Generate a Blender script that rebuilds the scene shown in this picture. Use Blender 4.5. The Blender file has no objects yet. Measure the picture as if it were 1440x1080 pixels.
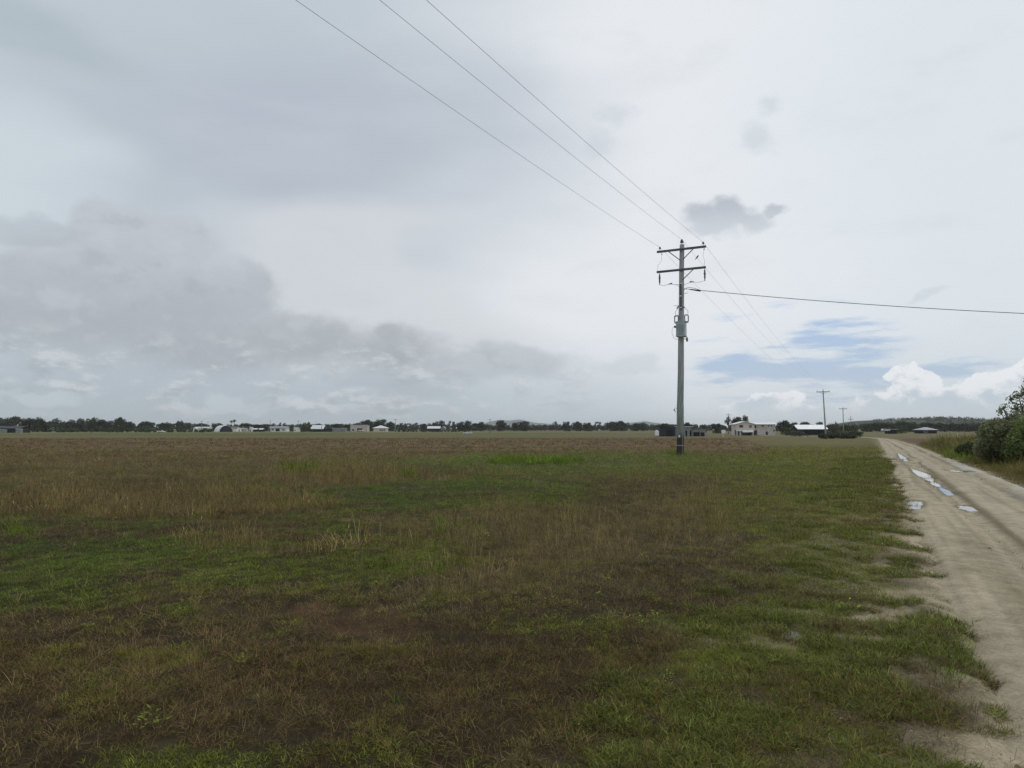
import bpy, math, random
import numpy as np
from mathutils import Vector, Matrix
random.seed(7)
R = math.radians
scene = bpy.context.scene
COL = scene.collection

# ------------------------------------------------------------------ camera frame
EYE = 1.5
PITCH = math.atan(64 / 1000.0)
cp, sp = math.cos(PITCH), math.sin(PITCH)


def s2l(c):
    c = c / 255.0
    return c / 12.92 if c <= .04045 else ((c + .055) / 1.055) ** 2.4


def rgb(r, g, b, k=1.0):
    return (s2l(r) * k, s2l(g) * k, s2l(b) * k)


def azel(px, py):
    x, z = (px - 720) / 1000.0, (540 - py) / 1000.0
    d = Vector((x, cp - z * sp, sp + z * cp))
    return math.degrees(math.atan2(d.x, d.y)), math.degrees(math.atan2(d.z, math.hypot(d.x, d.y)))


ZY = [-50, 60, 110, 170, 320, 420, 750, 1000, 6000]
ZZ = [0, 0, -.32, -.75, -1.15, -.8, .3, .8, .8]


def zt(x, y):
    return np.interp(y, ZY, ZZ)


def at(px, d):
    """ground point seen in column px at distance d"""
    return Vector(((px - 720) / 1000.0 * d * (cp + .0005), d, float(zt(0, d))))


def ground_px(x, y):
    y = np.maximum(y, .8)
    z = -EYE
    dep = y * cp + z * sp
    upz = -y * sp + z * cp
    dep = np.maximum(dep, .3)
    return 720 + 1000 * x / dep, 540 - 1000 * upz / dep


# ------------------------------------------------------------------ noise
def _h(ix, iy, s):
    n = (ix.astype(np.int64) * 374761393 + iy.astype(np.int64) * 668265263 + s * 974634777) & 0xFFFFFFFF
    n = ((n ^ (n >> 13)) * 1274126177) & 0xFFFFFFFF
    n = n ^ (n >> 16)
    return (n & 0xFFFFFF) / float(0xFFFFFF)


def vnoise(x, y, s=0):
    ix, iy = np.floor(x), np.floor(y)
    fx, fy = x - ix, y - iy
    fx = fx * fx * (3 - 2 * fx)
    fy = fy * fy * (3 - 2 * fy)
    a, b = _h(ix, iy, s), _h(ix + 1, iy, s)
    c, d = _h(ix, iy + 1, s), _h(ix + 1, iy + 1, s)
    return (a + (b - a) * fx) * (1 - fy) + (c + (d - c) * fx) * fy


def fbm(x, y, s=0, o=4):
    v, a, t = 0, .5, 0
    for i in range(o):
        v = v + a * vnoise(x * 2 ** i + 17.3 * i, y * 2 ** i - 9.1 * i, s + i)
        t += a
        a *= .5
    return v / t - .5          # about -.35 .. .35


def sstep(a, b, x):
    t = np.clip((x - a) / (b - a), 0, 1)
    return t * t * (3 - 2 * t)


# ------------------------------------------------------------------ materials
def new_mat(name):
    m = bpy.data.materials.new(name)
    m.use_nodes = True
    nt = m.node_tree
    return m, nt, nt.nodes['Principled BSDF']


def mat(name, c1, c2=None, rough=.8, scale=4.0, detail=5, spec=.3, metal=0.0, bump=0.0, stretch=None, lo=.35, hi=.65):
    m, nt, b = new_mat(name)
    b.inputs['Roughness'].default_value = rough
    b.inputs['Specular IOR Level'].default_value = spec
    b.inputs['Metallic'].default_value = metal
    c2 = c2 or tuple(v * .7 for v in c1)
    tc = nt.nodes.new('ShaderNodeTexCoord')
    n = nt.nodes.new('ShaderNodeTexNoise')
    n.inputs['Scale'].default_value = scale
    n.inputs['Detail'].default_value = detail
    src = tc.outputs['Object']
    if stretch:
        mp = nt.nodes.new('ShaderNodeMapping')
        mp.inputs['Scale'].default_value = stretch
        nt.links.new(src, mp.inputs[0])
        src = mp.outputs[0]
    nt.links.new(src, n.inputs['Vector'])
    r = nt.nodes.new('ShaderNodeValToRGB')
    r.color_ramp.elements[0].position = lo
    r.color_ramp.elements[1].position = hi
    r.color_ramp.elements[0].color = (*c2, 1)
    r.color_ramp.elements[1].color = (*c1, 1)
    nt.links.new(n.outputs['Fac'], r.inputs[0])
    nt.links.new(r.outputs[0], b.inputs['Base Color'])
    if bump:
        bp = nt.nodes.new('ShaderNodeBump')
        bp.inputs['Strength'].default_value = bump
        bp.inputs['Distance'].default_value = .02
        nt.links.new(n.outputs['Fac'], bp.inputs['Height'])
        nt.links.new(bp.outputs[0], b.inputs['Normal'])
    return m


def leaf_mat(name, c1, c2, rough=.6, scale=.8, trans=.25, isl=.5):
    """foliage: colour varies clump to clump and leaf to leaf"""
    m, nt, b = new_mat(name)
    b.inputs['Roughness'].default_value = rough
    b.inputs['Specular IOR Level'].default_value = .25
    tc = nt.nodes.new('ShaderNodeTexCoord')
    n = nt.nodes.new('ShaderNodeTexNoise')
    n.inputs['Scale'].default_value = scale
    n.inputs['Detail'].default_value = 3
    nt.links.new(tc.outputs['Object'], n.inputs['Vector'])
    g = nt.nodes.new('ShaderNodeNewGeometry')
    ad = nt.nodes.new('ShaderNodeMath')
    ad.operation = 'MULTIPLY_ADD'
    nt.links.new(g.outputs['Random Per Island'], ad.inputs[0])
    ad.inputs[1].default_value = isl
    nt.links.new(n.outputs['Fac'], ad.inputs[2])
    r = nt.nodes.new('ShaderNodeValToRGB')
    r.color_ramp.elements[0].position = .4
    r.color_ramp.elements[1].position = 1.0
    r.color_ramp.elements[0].color = (*c2, 1)
    r.color_ramp.elements[1].color = (*c1, 1)
    nt.links.new(ad.outputs[0], r.inputs[0])
    nt.links.new(r.outputs[0], b.inputs['Base Color'])
    tr = nt.nodes.new('ShaderNodeBsdfTranslucent')
    nt.links.new(r.outputs[0], tr.inputs['Color'])
    mx = nt.nodes.new('ShaderNodeMixShader')
    mx.inputs[0].default_value = trans
    out = nt.nodes['Material Output']
    nt.links.new(b.outputs[0], mx.inputs[1])
    nt.links.new(tr.outputs[0], mx.inputs[2])
    nt.links.new(mx.outputs[0], out.inputs[0])
    return m


def blade_mat(name):
    """grass blades: tint comes from the scatter point, small change from blade to blade"""
    m, nt, b = new_mat(name)
    b.inputs['Roughness'].default_value = .55
    b.inputs['Specular IOR Level'].default_value = .06
    a = nt.nodes.new('ShaderNodeAttribute')
    a.attribute_type = 'INSTANCER'
    a.attribute_name = 'tint'
    g = nt.nodes.new('ShaderNodeNewGeometry')
    k = nt.nodes.new('ShaderNodeMapRange')
    k.inputs[3].default_value = .28
    k.inputs[4].default_value = 2.1
    nt.links.new(g.outputs['Random Per Island'], k.inputs[0])
    v = nt.nodes.new('ShaderNodeVectorMath')
    v.operation = 'SCALE'
    nt.links.new(a.outputs['Color'], v.inputs[0])
    nt.links.new(k.outputs[0], v.inputs['Scale'])
    nt.links.new(v.outputs[0], b.inputs['Base Color'])
    tr = nt.nodes.new('ShaderNodeBsdfTranslucent')
    nt.links.new(v.outputs[0], tr.inputs['Color'])
    mx = nt.nodes.new('ShaderNodeMixShader')
    mx.inputs[0].default_value = .3
    out = nt.nodes['Material Output']
    nt.links.new(b.outputs[0], mx.inputs[1])
    nt.links.new(tr.outputs[0], mx.inputs[2])
    nt.links.new(mx.outputs[0], out.inputs[0])
    return m


# ------------------------------------------------------------------ object helpers
def tag(o, label=None, cat=None, group=None, kind=None):
    if label: o['label'] = label
    if cat: o['category'] = cat
    if group: o['group'] = group
    if kind: o['kind'] = kind
    return o


def empty(name, loc, rz=0.0):
    o = bpy.data.objects.new(name, None)
    o.location = loc
    o.rotation_euler = (0, 0, rz)
    o.empty_display_size = .3
    COL.objects.link(o)
    return o


def link(name, me, parent=None):
    o = bpy.data.objects.new(name, me)
    COL.objects.link(o)
    if parent: o.parent = parent
    return o


def np_mesh(name, V, F, material, smooth=False):
    """V (n,3); F list of faces or an (m,k) array"""
    me = bpy.data.meshes.new(name)
    V = np.asarray(V, dtype=np.float32)
    if isinstance(F, np.ndarray):
        m, k = F.shape
        me.vertices.add(len(V))
        me.vertices.foreach_set('co', V.ravel())
        me.loops.add(m * k)
        me.loops.foreach_set('vertex_index', F.astype(np.int32).ravel())
        me.polygons.add(m)
        me.polygons.foreach_set('loop_start', np.arange(0, m * k, k, dtype=np.int32))
        me.update(calc_edges=True)
    else:
        me.from_pydata(V.tolist(), [], F)
        me.update()
    if smooth:
        me.polygons.foreach_set('use_smooth', np.ones(len(me.polygons), dtype=bool))
    if material: me.materials.append(material)
    return me


class MB:
    def __init__(self):
        self.V, self.F = [], []

    def add(self, vs, fs):
        n = len(self.V)
        self.V += [tuple(v) for v in vs]
        self.F += [tuple(i + n for i in f) for f in fs]
        return self

    def box(self, x0, x1, y0, y1, z0, z1):
        vs = [(x, y, z) for z in (z0, z1) for y in (y0, y1) for x in (x0, x1)]
        return self.add(vs, [(0, 2, 3, 1), (4, 5, 7, 6), (0, 1, 5, 4), (2, 6, 7, 3), (0, 4, 6, 2), (1, 3, 7, 5)])

    def prism(self, prof, y0, y1, axis='y'):
        """profile in (x,z) extruded along y, or (y,z) along x"""
        n = len(prof)
        if axis == 'y':
            vs = [(a, y0, b) for a, b in prof] + [(a, y1, b) for a, b in prof]
        else:
            vs = [(y0, a, b) for a, b in prof] + [(y1, a, b) for a, b in prof]
        fs = [tuple(range(n)), tuple(range(2 * n - 1, n - 1, -1))]
        fs += [(i, i + n, (i + 1) % n + n, (i + 1) % n) for i in range(n)]
        return self.add(vs, fs)

    def tube(self, pts, rad, seg=8):
        pts = [Vector(p) for p in pts]
        if not isinstance(rad, (list, tuple)): rad = [rad] * len(pts)
        rings = []
        up = None
        for i, p in enumerate(pts):
            t = (pts[min(i + 1, len(pts) - 1)] - pts[max(i - 1, 0)]).normalized()
            if up is None:
                up = t.orthogonal().normalized()
            up = (up - t * up.dot(t)).normalized()
            s = t.cross(up)
            rings.append([p + (up * math.cos(2 * math.pi * k / seg) + s * math.sin(2 * math.pi * k / seg)) * rad[i] for k in range(seg)])
        vs = [v for r in rings for v in r]
        fs = []
        for i in range(len(pts) - 1):
            for k in range(seg):
                a, b = i * seg + k, i * seg + (k + 1) % seg
                fs.append((a, b, b + seg, a + seg))
        fs.append(tuple(range(seg - 1, -1, -1)))
        fs.append(tuple(range((len(pts) - 1) * seg, len(pts) * seg)))
        return self.add(vs, fs)

    def lathe(self, prof, c=(0, 0, 0), seg=10):
        """prof: (r, z) from the bottom up"""
        return self.tube([(c[0], c[1], c[2] + z) for r, z in prof], [max(r, .0005) for r, z in prof], seg)

    def build(self, name, m, parent=None, smooth=False, bevel=0):
        me = np_mesh(name, self.V, self.F, m, smooth)
        o = link(name, me, parent)
        if smooth:
            try:
                me.set_sharp_from_angle(angle=R(40))
            except Exception:
                pass
        if bevel:
            md = o.modifiers.new('bevel', 'BEVEL')
            md.width = bevel
            md.segments = 2
        return o


def copy_tree(o, parent=None):
    c = o.copy()
    COL.objects.link(c)
    if parent: c.parent = parent
    for ch in list(o.children):
        copy_tree(ch, c)
    return c


# ------------------------------------------------------------------ world
class N:
    """tiny wrapper for writing shader maths"""
    def __init__(self, nt): self.nt = nt

    def inp(self, sock, v):
        if isinstance(v, (int, float)):
            sock.default_value = v
        elif isinstance(v, tuple):
            sock.default_value = v if len(v) == len(sock.default_value) else (*v, 1)
        else:
            self.nt.links.new(v, sock)

    def m(self, op, *a, clamp=False):
        n = self.nt.nodes.new('ShaderNodeMath')
        n.operation = op
        n.use_clamp = clamp
        for i, v in enumerate(a): self.inp(n.inputs[i], v)
        return n.outputs[0]

    def v(self, op, *a, out=0):
        n = self.nt.nodes.new('ShaderNodeVectorMath')
        n.operation = op
        for i, v in enumerate(a): self.inp(n.inputs[i], v)
        return n.outputs[out]

    def vs(self, a, s):
        n = self.nt.nodes.new('ShaderNodeVectorMath')
        n.operation = 'SCALE'
        self.inp(n.inputs[0], a)
        self.inp(n.inputs['Scale'], s)
        return n.outputs[0]

    def ss(self, x, a, b):
        n = self.nt.nodes.new('ShaderNodeMapRange')
        n.interpolation_type = 'SMOOTHSTEP'
        self.inp(n.inputs[0], x)
        n.inputs[1].default_value = a
        n.inputs[2].default_value = b
        return n.outputs[0]

    def noise(self, vec, scale, detail=6, rough=.55, out='Fac'):
        n = self.nt.nodes.new('ShaderNodeTexNoise')
        self.inp(n.inputs['Vector'], vec)
        n.inputs['Scale'].default_value = scale
        n.inputs['Detail'].default_value = detail
        n.inputs['Roughness'].default_value = rough
        return n.outputs[out]

    def mix(self, f, a, b):
        n = self.nt.nodes.new('ShaderNodeMix')
        n.data_type = 'RGBA'
        self.inp(n.inputs[0], f)
        self.inp(n.inputs[6], a)
        self.inp(n.inputs[7], b)
        return n.outputs[2]


SUN_EL, SUN_AZ = 52.0, 35.0           # sun behind the cloud, ahead and to the right
world = bpy.data.worlds.new("World")
scene.world = world
world.use_nodes = True
wt = world.node_tree
wt.nodes.clear()
w = N(wt)
SKY_S = .1
K = 1.0 / SKY_S


def cc(r, g, b): return tuple(v * K for v in rgb(r, g, b))


sky = wt.nodes.new('ShaderNodeTexSky')
sky.sky_type = 'NISHITA'
sky.sun_disc = False
sky.sun_elevation = R(SUN_EL)
sky.sun_rotation = R(SUN_AZ)
sky.air_density = 1.0
sky.dust_density = 1.5
tcw = wt.nodes.new('ShaderNodeTexCoord')
D = tcw.outputs['Generated']
sx = wt.nodes.new('ShaderNodeSeparateXYZ')
wt.links.new(D, sx.inputs[0])
DEG = 180 / math.pi
az = w.m('MULTIPLY', w.m('ARCTAN2', sx.outputs[0], sx.outputs[1]), DEG)
el = w.m('MULTIPLY', w.m('ARCSINE', sx.outputs[2]), DEG)
cb = wt.nodes.new('ShaderNodeCombineXYZ')
wt.links.new(az, cb.inputs[0])
wt.links.new(el, cb.inputs[1])
P0 = cb.outputs[0]
DS = w.v('MULTIPLY', D, (1.0, 1.0, 2.6))


def warp(scale, amp, detail=6, rough=.55, vec=None):
    c = w.noise(vec or DS, scale, detail, rough, 'Color')
    o = w.v('SUBTRACT', c, (.5, .5, .5))
    return w.v('MULTIPLY', o, (amp * 1.3, amp, 0))


P_soft = w.v('ADD', P0, warp(1.6, 26, 3, .5))
D15 = w.v('MULTIPLY', D, (1.0, 1.0, 1.4))
P_puff = w.v('ADD', w.v('ADD', P0, warp(6, 2.2, 2, .5, D15)), warp(17, 2.4, 6, .56, D15))
P_fine = w.v('ADD', w.v('ADD', P0, warp(14, 2.2, 2, .5, D15)), warp(44, 1.25, 5, .55, D15))


def blob(P, px, py, rx, ry):
    a, e = azel(px, py)
    a2, _ = azel(px + rx, py)
    _, e2 = azel(px, py - ry)
    d = w.v('SUBTRACT', P, (a, e, 0.0))
    d = w.v('MULTIPLY', d, (1 / max(abs(a2 - a), .1), 1 / max(abs(e2 - e), .1), 0.0))
    return w.m('SUBTRACT', 1.0, w.v('LENGTH', d, out=1))


def field(P, blobs):
    f = None
    for b in blobs:
        g = blob(P, *b)
        f = g if f is None else w.m('SMOOTH_MAX', f, g, .12)
    return f


n_big = w.noise(DS, 3.0, 5, .5)
n_mid = w.noise(DS, 9.0, 6, .55)
# the high sheet: greyer to the left, bright to the right
aw = w.m('ADD', az, w.m('MULTIPLY', w.m('SUBTRACT', n_big, .5), 22.0))
col = w.mix(w.ss(aw, -20, 9), cc(191, 201, 210), cc(231, 235, 240))
col = w.mix(w.m('MULTIPLY', w.ss(aw, 13, 34), .55), col, cc(214, 225, 233))
f = blob(P_soft, 480, 215, 480, 290)
col = w.mix(w.m('MULTIPLY', w.ss(f, 0, .75), .92), col, cc(181, 190, 202))
f = blob(P_soft, 30, 255, 230, 170)
col = w.mix(w.m('MULTIPLY', w.ss(f, 0, .7), .8), col, cc(206, 217, 224))
f = blob(P_soft, 40, -10, 260, 120)
col = w.mix(w.m('MULTIPLY', w.ss(f, 0, .7), .7), col, cc(170, 184, 192))
f = blob(P_soft, 590, 400, 320, 85)
col = w.mix(w.m('MULTIPLY', w.ss(f, 0, .6), .75), col, cc(213, 217, 222))
# streaky detail in the high sheet
DSS = w.v('MULTIPLY', D, (1.0, 1.0, 4.0))
n_str = w.noise(DSS, 3.6, 5, .55)
col = w.mix(w.m('MULTIPLY', w.ss(n_str, .45, .8), .16), col, cc(226, 232, 238))
col = w.mix(w.m('MULTIPLY', w.ss(n_mid, .5, .85), .2), col, cc(190, 198, 207))
# blue hole low on the right: there the Nishita sky shows
hole = field(P0, [(1120, 480, 175, 62), (1150, 530, 240, 52), (1050, 510, 90, 60), (1320, 522, 130, 26)])
DSH = w.v('MULTIPLY', D, (1.0, 1.0, 6.5))
n_h = w.noise(DSH, 8.0, 7, .6)
cov = w.m('ADD', w.m('MULTIPLY', hole, 1.1), w.m('MULTIPLY', w.m('SUBTRACT', n_h, .5), 5.2))
open_ = w.m('MULTIPLY', w.ss(cov, .1, 1.05), w.ss(hole, -.1, .35))
blue = w.mix(.7, sky.outputs[0], cc(138, 174, 222))
col = w.mix(w.m('MULTIPLY', open_, .86), col, blue)
# air near the horizon
hz_col = w.mix(w.ss(az, -12, 18), cc(174, 186, 195), cc(198, 210, 219))
col = w.mix(w.m('MULTIPLY', w.m('MULTIPLY', w.ss(el, 8.5, 1.0), .8), w.m('SUBTRACT', 1.0, w.m('MULTIPLY', w.ss(az, 8, 15), .45))), col, hz_col)
# white cumulus low on the right and a few far left
CUM = [(1285, 540, 42, 24), (1240, 566, 60, 22), (1335, 565, 90, 26), (1410, 545, 60, 26), (1470, 540, 60, 40), (1085, 564, 46, 22), (1055, 578, 54, 18), (1135, 584, 60, 14), (1190, 590, 60, 12)]
f = field(P_fine, CUM)
n_c = w.noise(D15, 34, 6, .6)
fd = w.m('ADD', f, w.m('MULTIPLY', w.m('SUBTRACT', n_c, .5), .7))
up_ = w.v('ADD', D15, (.012, 0.0, .020))
lit = w.m('MULTIPLY', w.m('SUBTRACT', n_c, w.noise(up_, 34, 6, .6)), 5.0)
hgt_ = w.ss(w.m('ADD', w.m('ADD', el, w.m('MULTIPLY', f, -2.0)), w.m('MULTIPLY', lit, 1.2)), .2, 2.5)
cum = w.mix(hgt_, hz_col, cc(238, 241, 245))
cum = w.mix(w.m('MULTIPLY', w.ss(lit, .0, -.7), .55), cum, cc(200, 211, 221))
col = w.mix(w.m('MULTIPLY', w.ss(fd, .0, .13), w.ss(el, .5, 2.4)), col, cum)
f = field(P_fine, [(320, 566, 40, 12), (400, 568, 60, 12), (345, 578, 60, 8), (480, 575, 60, 9), (60, 555, 80, 10), (880, 520, 60, 16), (860, 560, 80, 12)])
col = w.mix(w.m('MULTIPLY', w.ss(f, .0, .5), .55), col, cc(203, 212, 219))
# big grey cumulus on the left
big = field(P_puff, [(150, 425, 200, 120), (20, 415, 170, 80), (140, 312, 58, 46), (225, 345, 110, 64), (300, 425, 110, 84), (420, 482, 150, 56), (540, 496, 110, 46), (545, 470, 30, 18), (290, 488, 190, 56), (350, 400, 46, 40)])
n_in = w.noise(D15, 15, 7, .58)
n_up = w.noise(w.v('ADD', D15, (.014, 0.0, .026)), 15, 7, .58)
blit = w.m('MULTIPLY', w.m('SUBTRACT', n_in, n_up), 4.0)
big = w.m('ADD', big, w.m('MULTIPLY', w.m('SUBTRACT', n_in, .5), .7))
soft = w.ss(el, 10, 3.5)
edge = w.m('ADD', .4, w.m('MULTIPLY', soft, .5))
al = w.m('DIVIDE', w.m('ADD', big, .02), edge, clamp=True)
al = w.m('MULTIPLY', w.m('MULTIPLY', al, al), w.m('SUBTRACT', 3.0, w.m('MULTIPLY', al, 2.0)))
bt = w.ss(w.m('ADD', el, w.m('MULTIPLY', w.m('SUBTRACT', n_mid, .5), 9.0)), 4.5, 16.0)
bc = w.mix(bt, cc(169, 175, 182), cc(192, 197, 205))
bc = w.mix(w.m('MULTIPLY', w.ss(blit, .05, .9), .42), bc, cc(201, 207, 214))
bc = w.mix(w.m('MULTIPLY', w.ss(blit, -.05, -.8), .4), bc, cc(158, 164, 171))
col = w.mix(w.m('MULTIPLY', al, .86), col, bc)
# ragged lower rolls and small far cumulus in a band over the skyline
DR = w.v('MULTIPLY', D, (1.0, 1.0, 2.4))
n_r = w.noise(DR, 15, 7, .6)
n_ru = w.noise(w.v('ADD', DR, (.008, 0.0, .022)), 15, 7, .6)
rl = w.m('MULTIPLY', w.m('SUBTRACT', n_r, n_ru), 5.0)
band = w.m('MULTIPLY', w.m('MULTIPLY', w.ss(el, 8.0, 5.0), w.ss(el, .2, 1.6)), w.ss(az, 12.0, -4.0))
col = w.mix(w.m('MULTIPLY', w.m('MULTIPLY', w.ss(n_r, .46, .60), band), .75), col, w.mix(w.ss(rl, -.5, .7), cc(165, 174, 182), cc(208, 214, 219)))
f = field(P_puff, [(40, 325, 110, 26), (560, 545, 90, 22), (700, 510, 130, 30)])
col = w.mix(w.m('MULTIPLY', w.ss(f, .0, .45), .5), col, cc(174, 182, 190))
# small dark cloud by the pole and two faint scraps
f = field(P_fine, [(988, 304, 32, 26), (1024, 302, 36, 28), (1052, 314, 42, 20), (1085, 297, 24, 14), (1005, 322, 54, 18)])
dk = w.mix(w.ss(el, 14.6, 18.0), cc(206, 212, 220), cc(180, 187, 197))
f = w.m('ADD', f, w.m('MULTIPLY', w.m('SUBTRACT', n_c, .5), .5))
col = w.mix(w.m('MULTIPLY', w.ss(f, -.1, .6), .95), col, dk)
f = field(P_fine, [(865, 162, 46, 30), (835, 205, 40, 30), (1088, 145, 26, 24), (1065, 190, 40, 30), (1300, 410, 30, 8)])
f = w.m('ADD', f, w.m('MULTIPLY', w.m('SUBTRACT', n_c, .5), 1.2))
col = w.mix(w.m('MULTIPLY', w.ss(f, 0, .9), .5), col, cc(200, 210, 218))
bg = wt.nodes.new('ShaderNodeBackground')
bg.inputs['Strength'].default_value = SKY_S
wt.links.new(col, bg.inputs['Color'])
wo = wt.nodes.new('ShaderNodeOutputWorld')
wt.links.new(bg.outputs[0], wo.inputs['Surface'])

sun = bpy.data.lights.new('sun', 'SUN')
sun.energy = .5
sun.angle = R(25)
sun.color = (1, .96, .9)
so = bpy.data.objects.new('sun', sun)
COL.objects.link(so)
sd = Vector((math.sin(R(SUN_AZ)) * math.cos(R(SUN_EL)), math.cos(R(SUN_AZ)) * math.cos(R(SUN_EL)), math.sin(R(SUN_EL))))
so.rotation_euler = sd.to_track_quat('Z', 'Y').to_euler()
so.location = (30, 20, 60)

# ------------------------------------------------------------------ camera
cam = bpy.data.cameras.new('camera')
cam.sensor_width = 36
cam.lens = 36 * 1000 / 1440
cam.clip_start = .1
cam.clip_end = 20000
co = bpy.data.objects.new('camera', cam)
co.location = (0, 0, EYE)
co.rotation_euler = (R(90) + PITCH, 0, 0)
COL.objects.link(co)
scene.camera = co
scene.view_settings.view_transform = 'Standard'
scene.view_settings.look = 'None'
scene.view_settings.exposure = 0
scene.view_settings.gamma = 1
scene.render.engine = 'CYCLES'
scene.cycles.use_denoising = True
scene.cycles.denoiser = 'OPENIMAGEDENOISE'
scene.cycles.denoising_prefilter = 'NONE'
scene.cycles.max_bounces = 6
scene.cycles.transparent_max_bounces = 6
scene.cycles.volume_bounces = 1

# ------------------------------------------------------------------ ground
LEFT0, ROADW, SL = .70, 3.0, .51       # road edge: x = SL*y + LEFT0


def road_off(x, y):
    """sideways distance right of the road's left edge (along x)"""
    bend = np.where(y > 165, (y - 165) ** 2 * .0022, 0)
    return x - (SL * y + LEFT0) + bend


def blobs2(px, py, lst):
    v = 0
    for (cx, cy, rx, ry, k) in lst:
        d = np.sqrt(((px - cx) / rx) ** 2 + ((py - cy) / ry) ** 2)
        v = v + k * sstep(1.15, .45, d)
    return v


def cover(x, y):
    """what grows where: greenness, dry stalks, bare soil, sand, all 0..1, and the far-field code"""
    px, py = ground_px(x, y)
    n1, n2, n3 = fbm(x / 2.2, y / 2.2, 3), fbm(x / .55, y / .55, 11), fbm(x / 7, y / 7, 23)
    s = np.clip((py - 604) / 200, .05, 2.5)
    wx, wy = px + n1 * 150 + n2 * 60 + n3 * 60, py + (n1 * 70 + n2 * 26 + n3 * 30) * s
    G = .42 + blobs2(wx, wy, [
        (120, 815, 380, 75, .45), (560, 790, 190, 50, .35), (640, 700, 280, 38, .5), (330, 690, 130, 14, .1),
        (880, 650, 380, 22, .42), (1170, 715, 170, 95, .36), (1080, 655, 220, 20, .3), (1200, 850, 170, 120, .3), (1120, 980, 240, 130, .16),
        (170, 985, 480, 120, -.36), (640, 960, 330, 120, -.3), (800, 780, 270, 100, -.40), (900, 705, 160, 26, -.16), (440, 775, 130, 26, -.28),
        (210, 708, 300, 22, -.55), (150, 665, 430, 26, -.38), (480, 672, 120, 16, -.4), (760, 648, 120, 12, .25), (420, 662, 50, 9, .4), (330, 862, 190, 18, -.18), (60, 880, 110, 24, -.3), (830, 860, 140, 50, -.18), (450, 860, 90, 14, .3)])
    n5 = fbm(x / 1.1, y / 1.0, 97)
    G = np.clip(G + n2 * 1.15 + n1 * .5 + n5 * .75, 0, 1)
    T = .10 + blobs2(wx, wy, [
        (720, 800, 210, 80, .55), (860, 740, 240, 60, .45), (200, 712, 290, 20, .8), (480, 672, 120, 16, .9), (340, 778, 70, 20, .7), (1070, 740, 110, 60, .35), (620, 665, 120, 12, .5), (100, 670, 330, 18, .3)])
    T = np.clip(T + n2 * .6 + n1 * .35 - n5 * .5, 0, 1)
    B = np.clip(blobs2(wx, wy, [(540, 885, 80, 24, .9), (470, 880, 50, 18, .7), (130, 900, 110, 26, .5), (300, 850, 160, 12, .45), (1110, 890, 40, 16, .7), (930, 1010, 70, 40, .4), (560, 745, 110, 14, .3)]) + n2 * .9 + n1 * .25 + .04, 0, 1)
    o = road_off(x, y)
    ow = o + n2 * .7 + n1 * .15
    S = sstep(-.5, -.05, ow) * sstep(ROADW + .5, ROADW + .05, o - n2 * .8)
    near = sstep(13, 5, y)
    n4 = fbm(x / .9, y / .8, 37)
    S = np.maximum(S, near * sstep(-1.7, -.5, o + n1 * 1.2) * sstep(.03, .15, n4 + n2 * .35 + .06 + .09 * sstep(-1.2, -.3, o)) * .9)
    return px, py, G, T, B, S, n1, n2, n3, o, wx, wy


C = {k: np.array(v) * np.array((1.27, 1.18, .87)) for k, v in dict(
    soil=(.034, .027, .020), red=(.072, .046, .034), green=(.056, .078, .025), dgreen=(.040, .058, .022), brown=(.064, .050, .036), tan=(.19, .145, .1), sand=(.27, .24, .21), wet=(.098, .088, .072),
    plough=(.122, .084, .066), plough2=(.090, .064, .052), stubble=(.112, .090, .062), olive=(.126, .118, .078), fgreen=(.094, .102, .048), ygreen=(.112, .115, .05), road=(.335, .300, .283)).items()}


def mixc(a, b, t):
    t = np.asarray(t)[..., None]
    return a * (1 - t) + b * t


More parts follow.
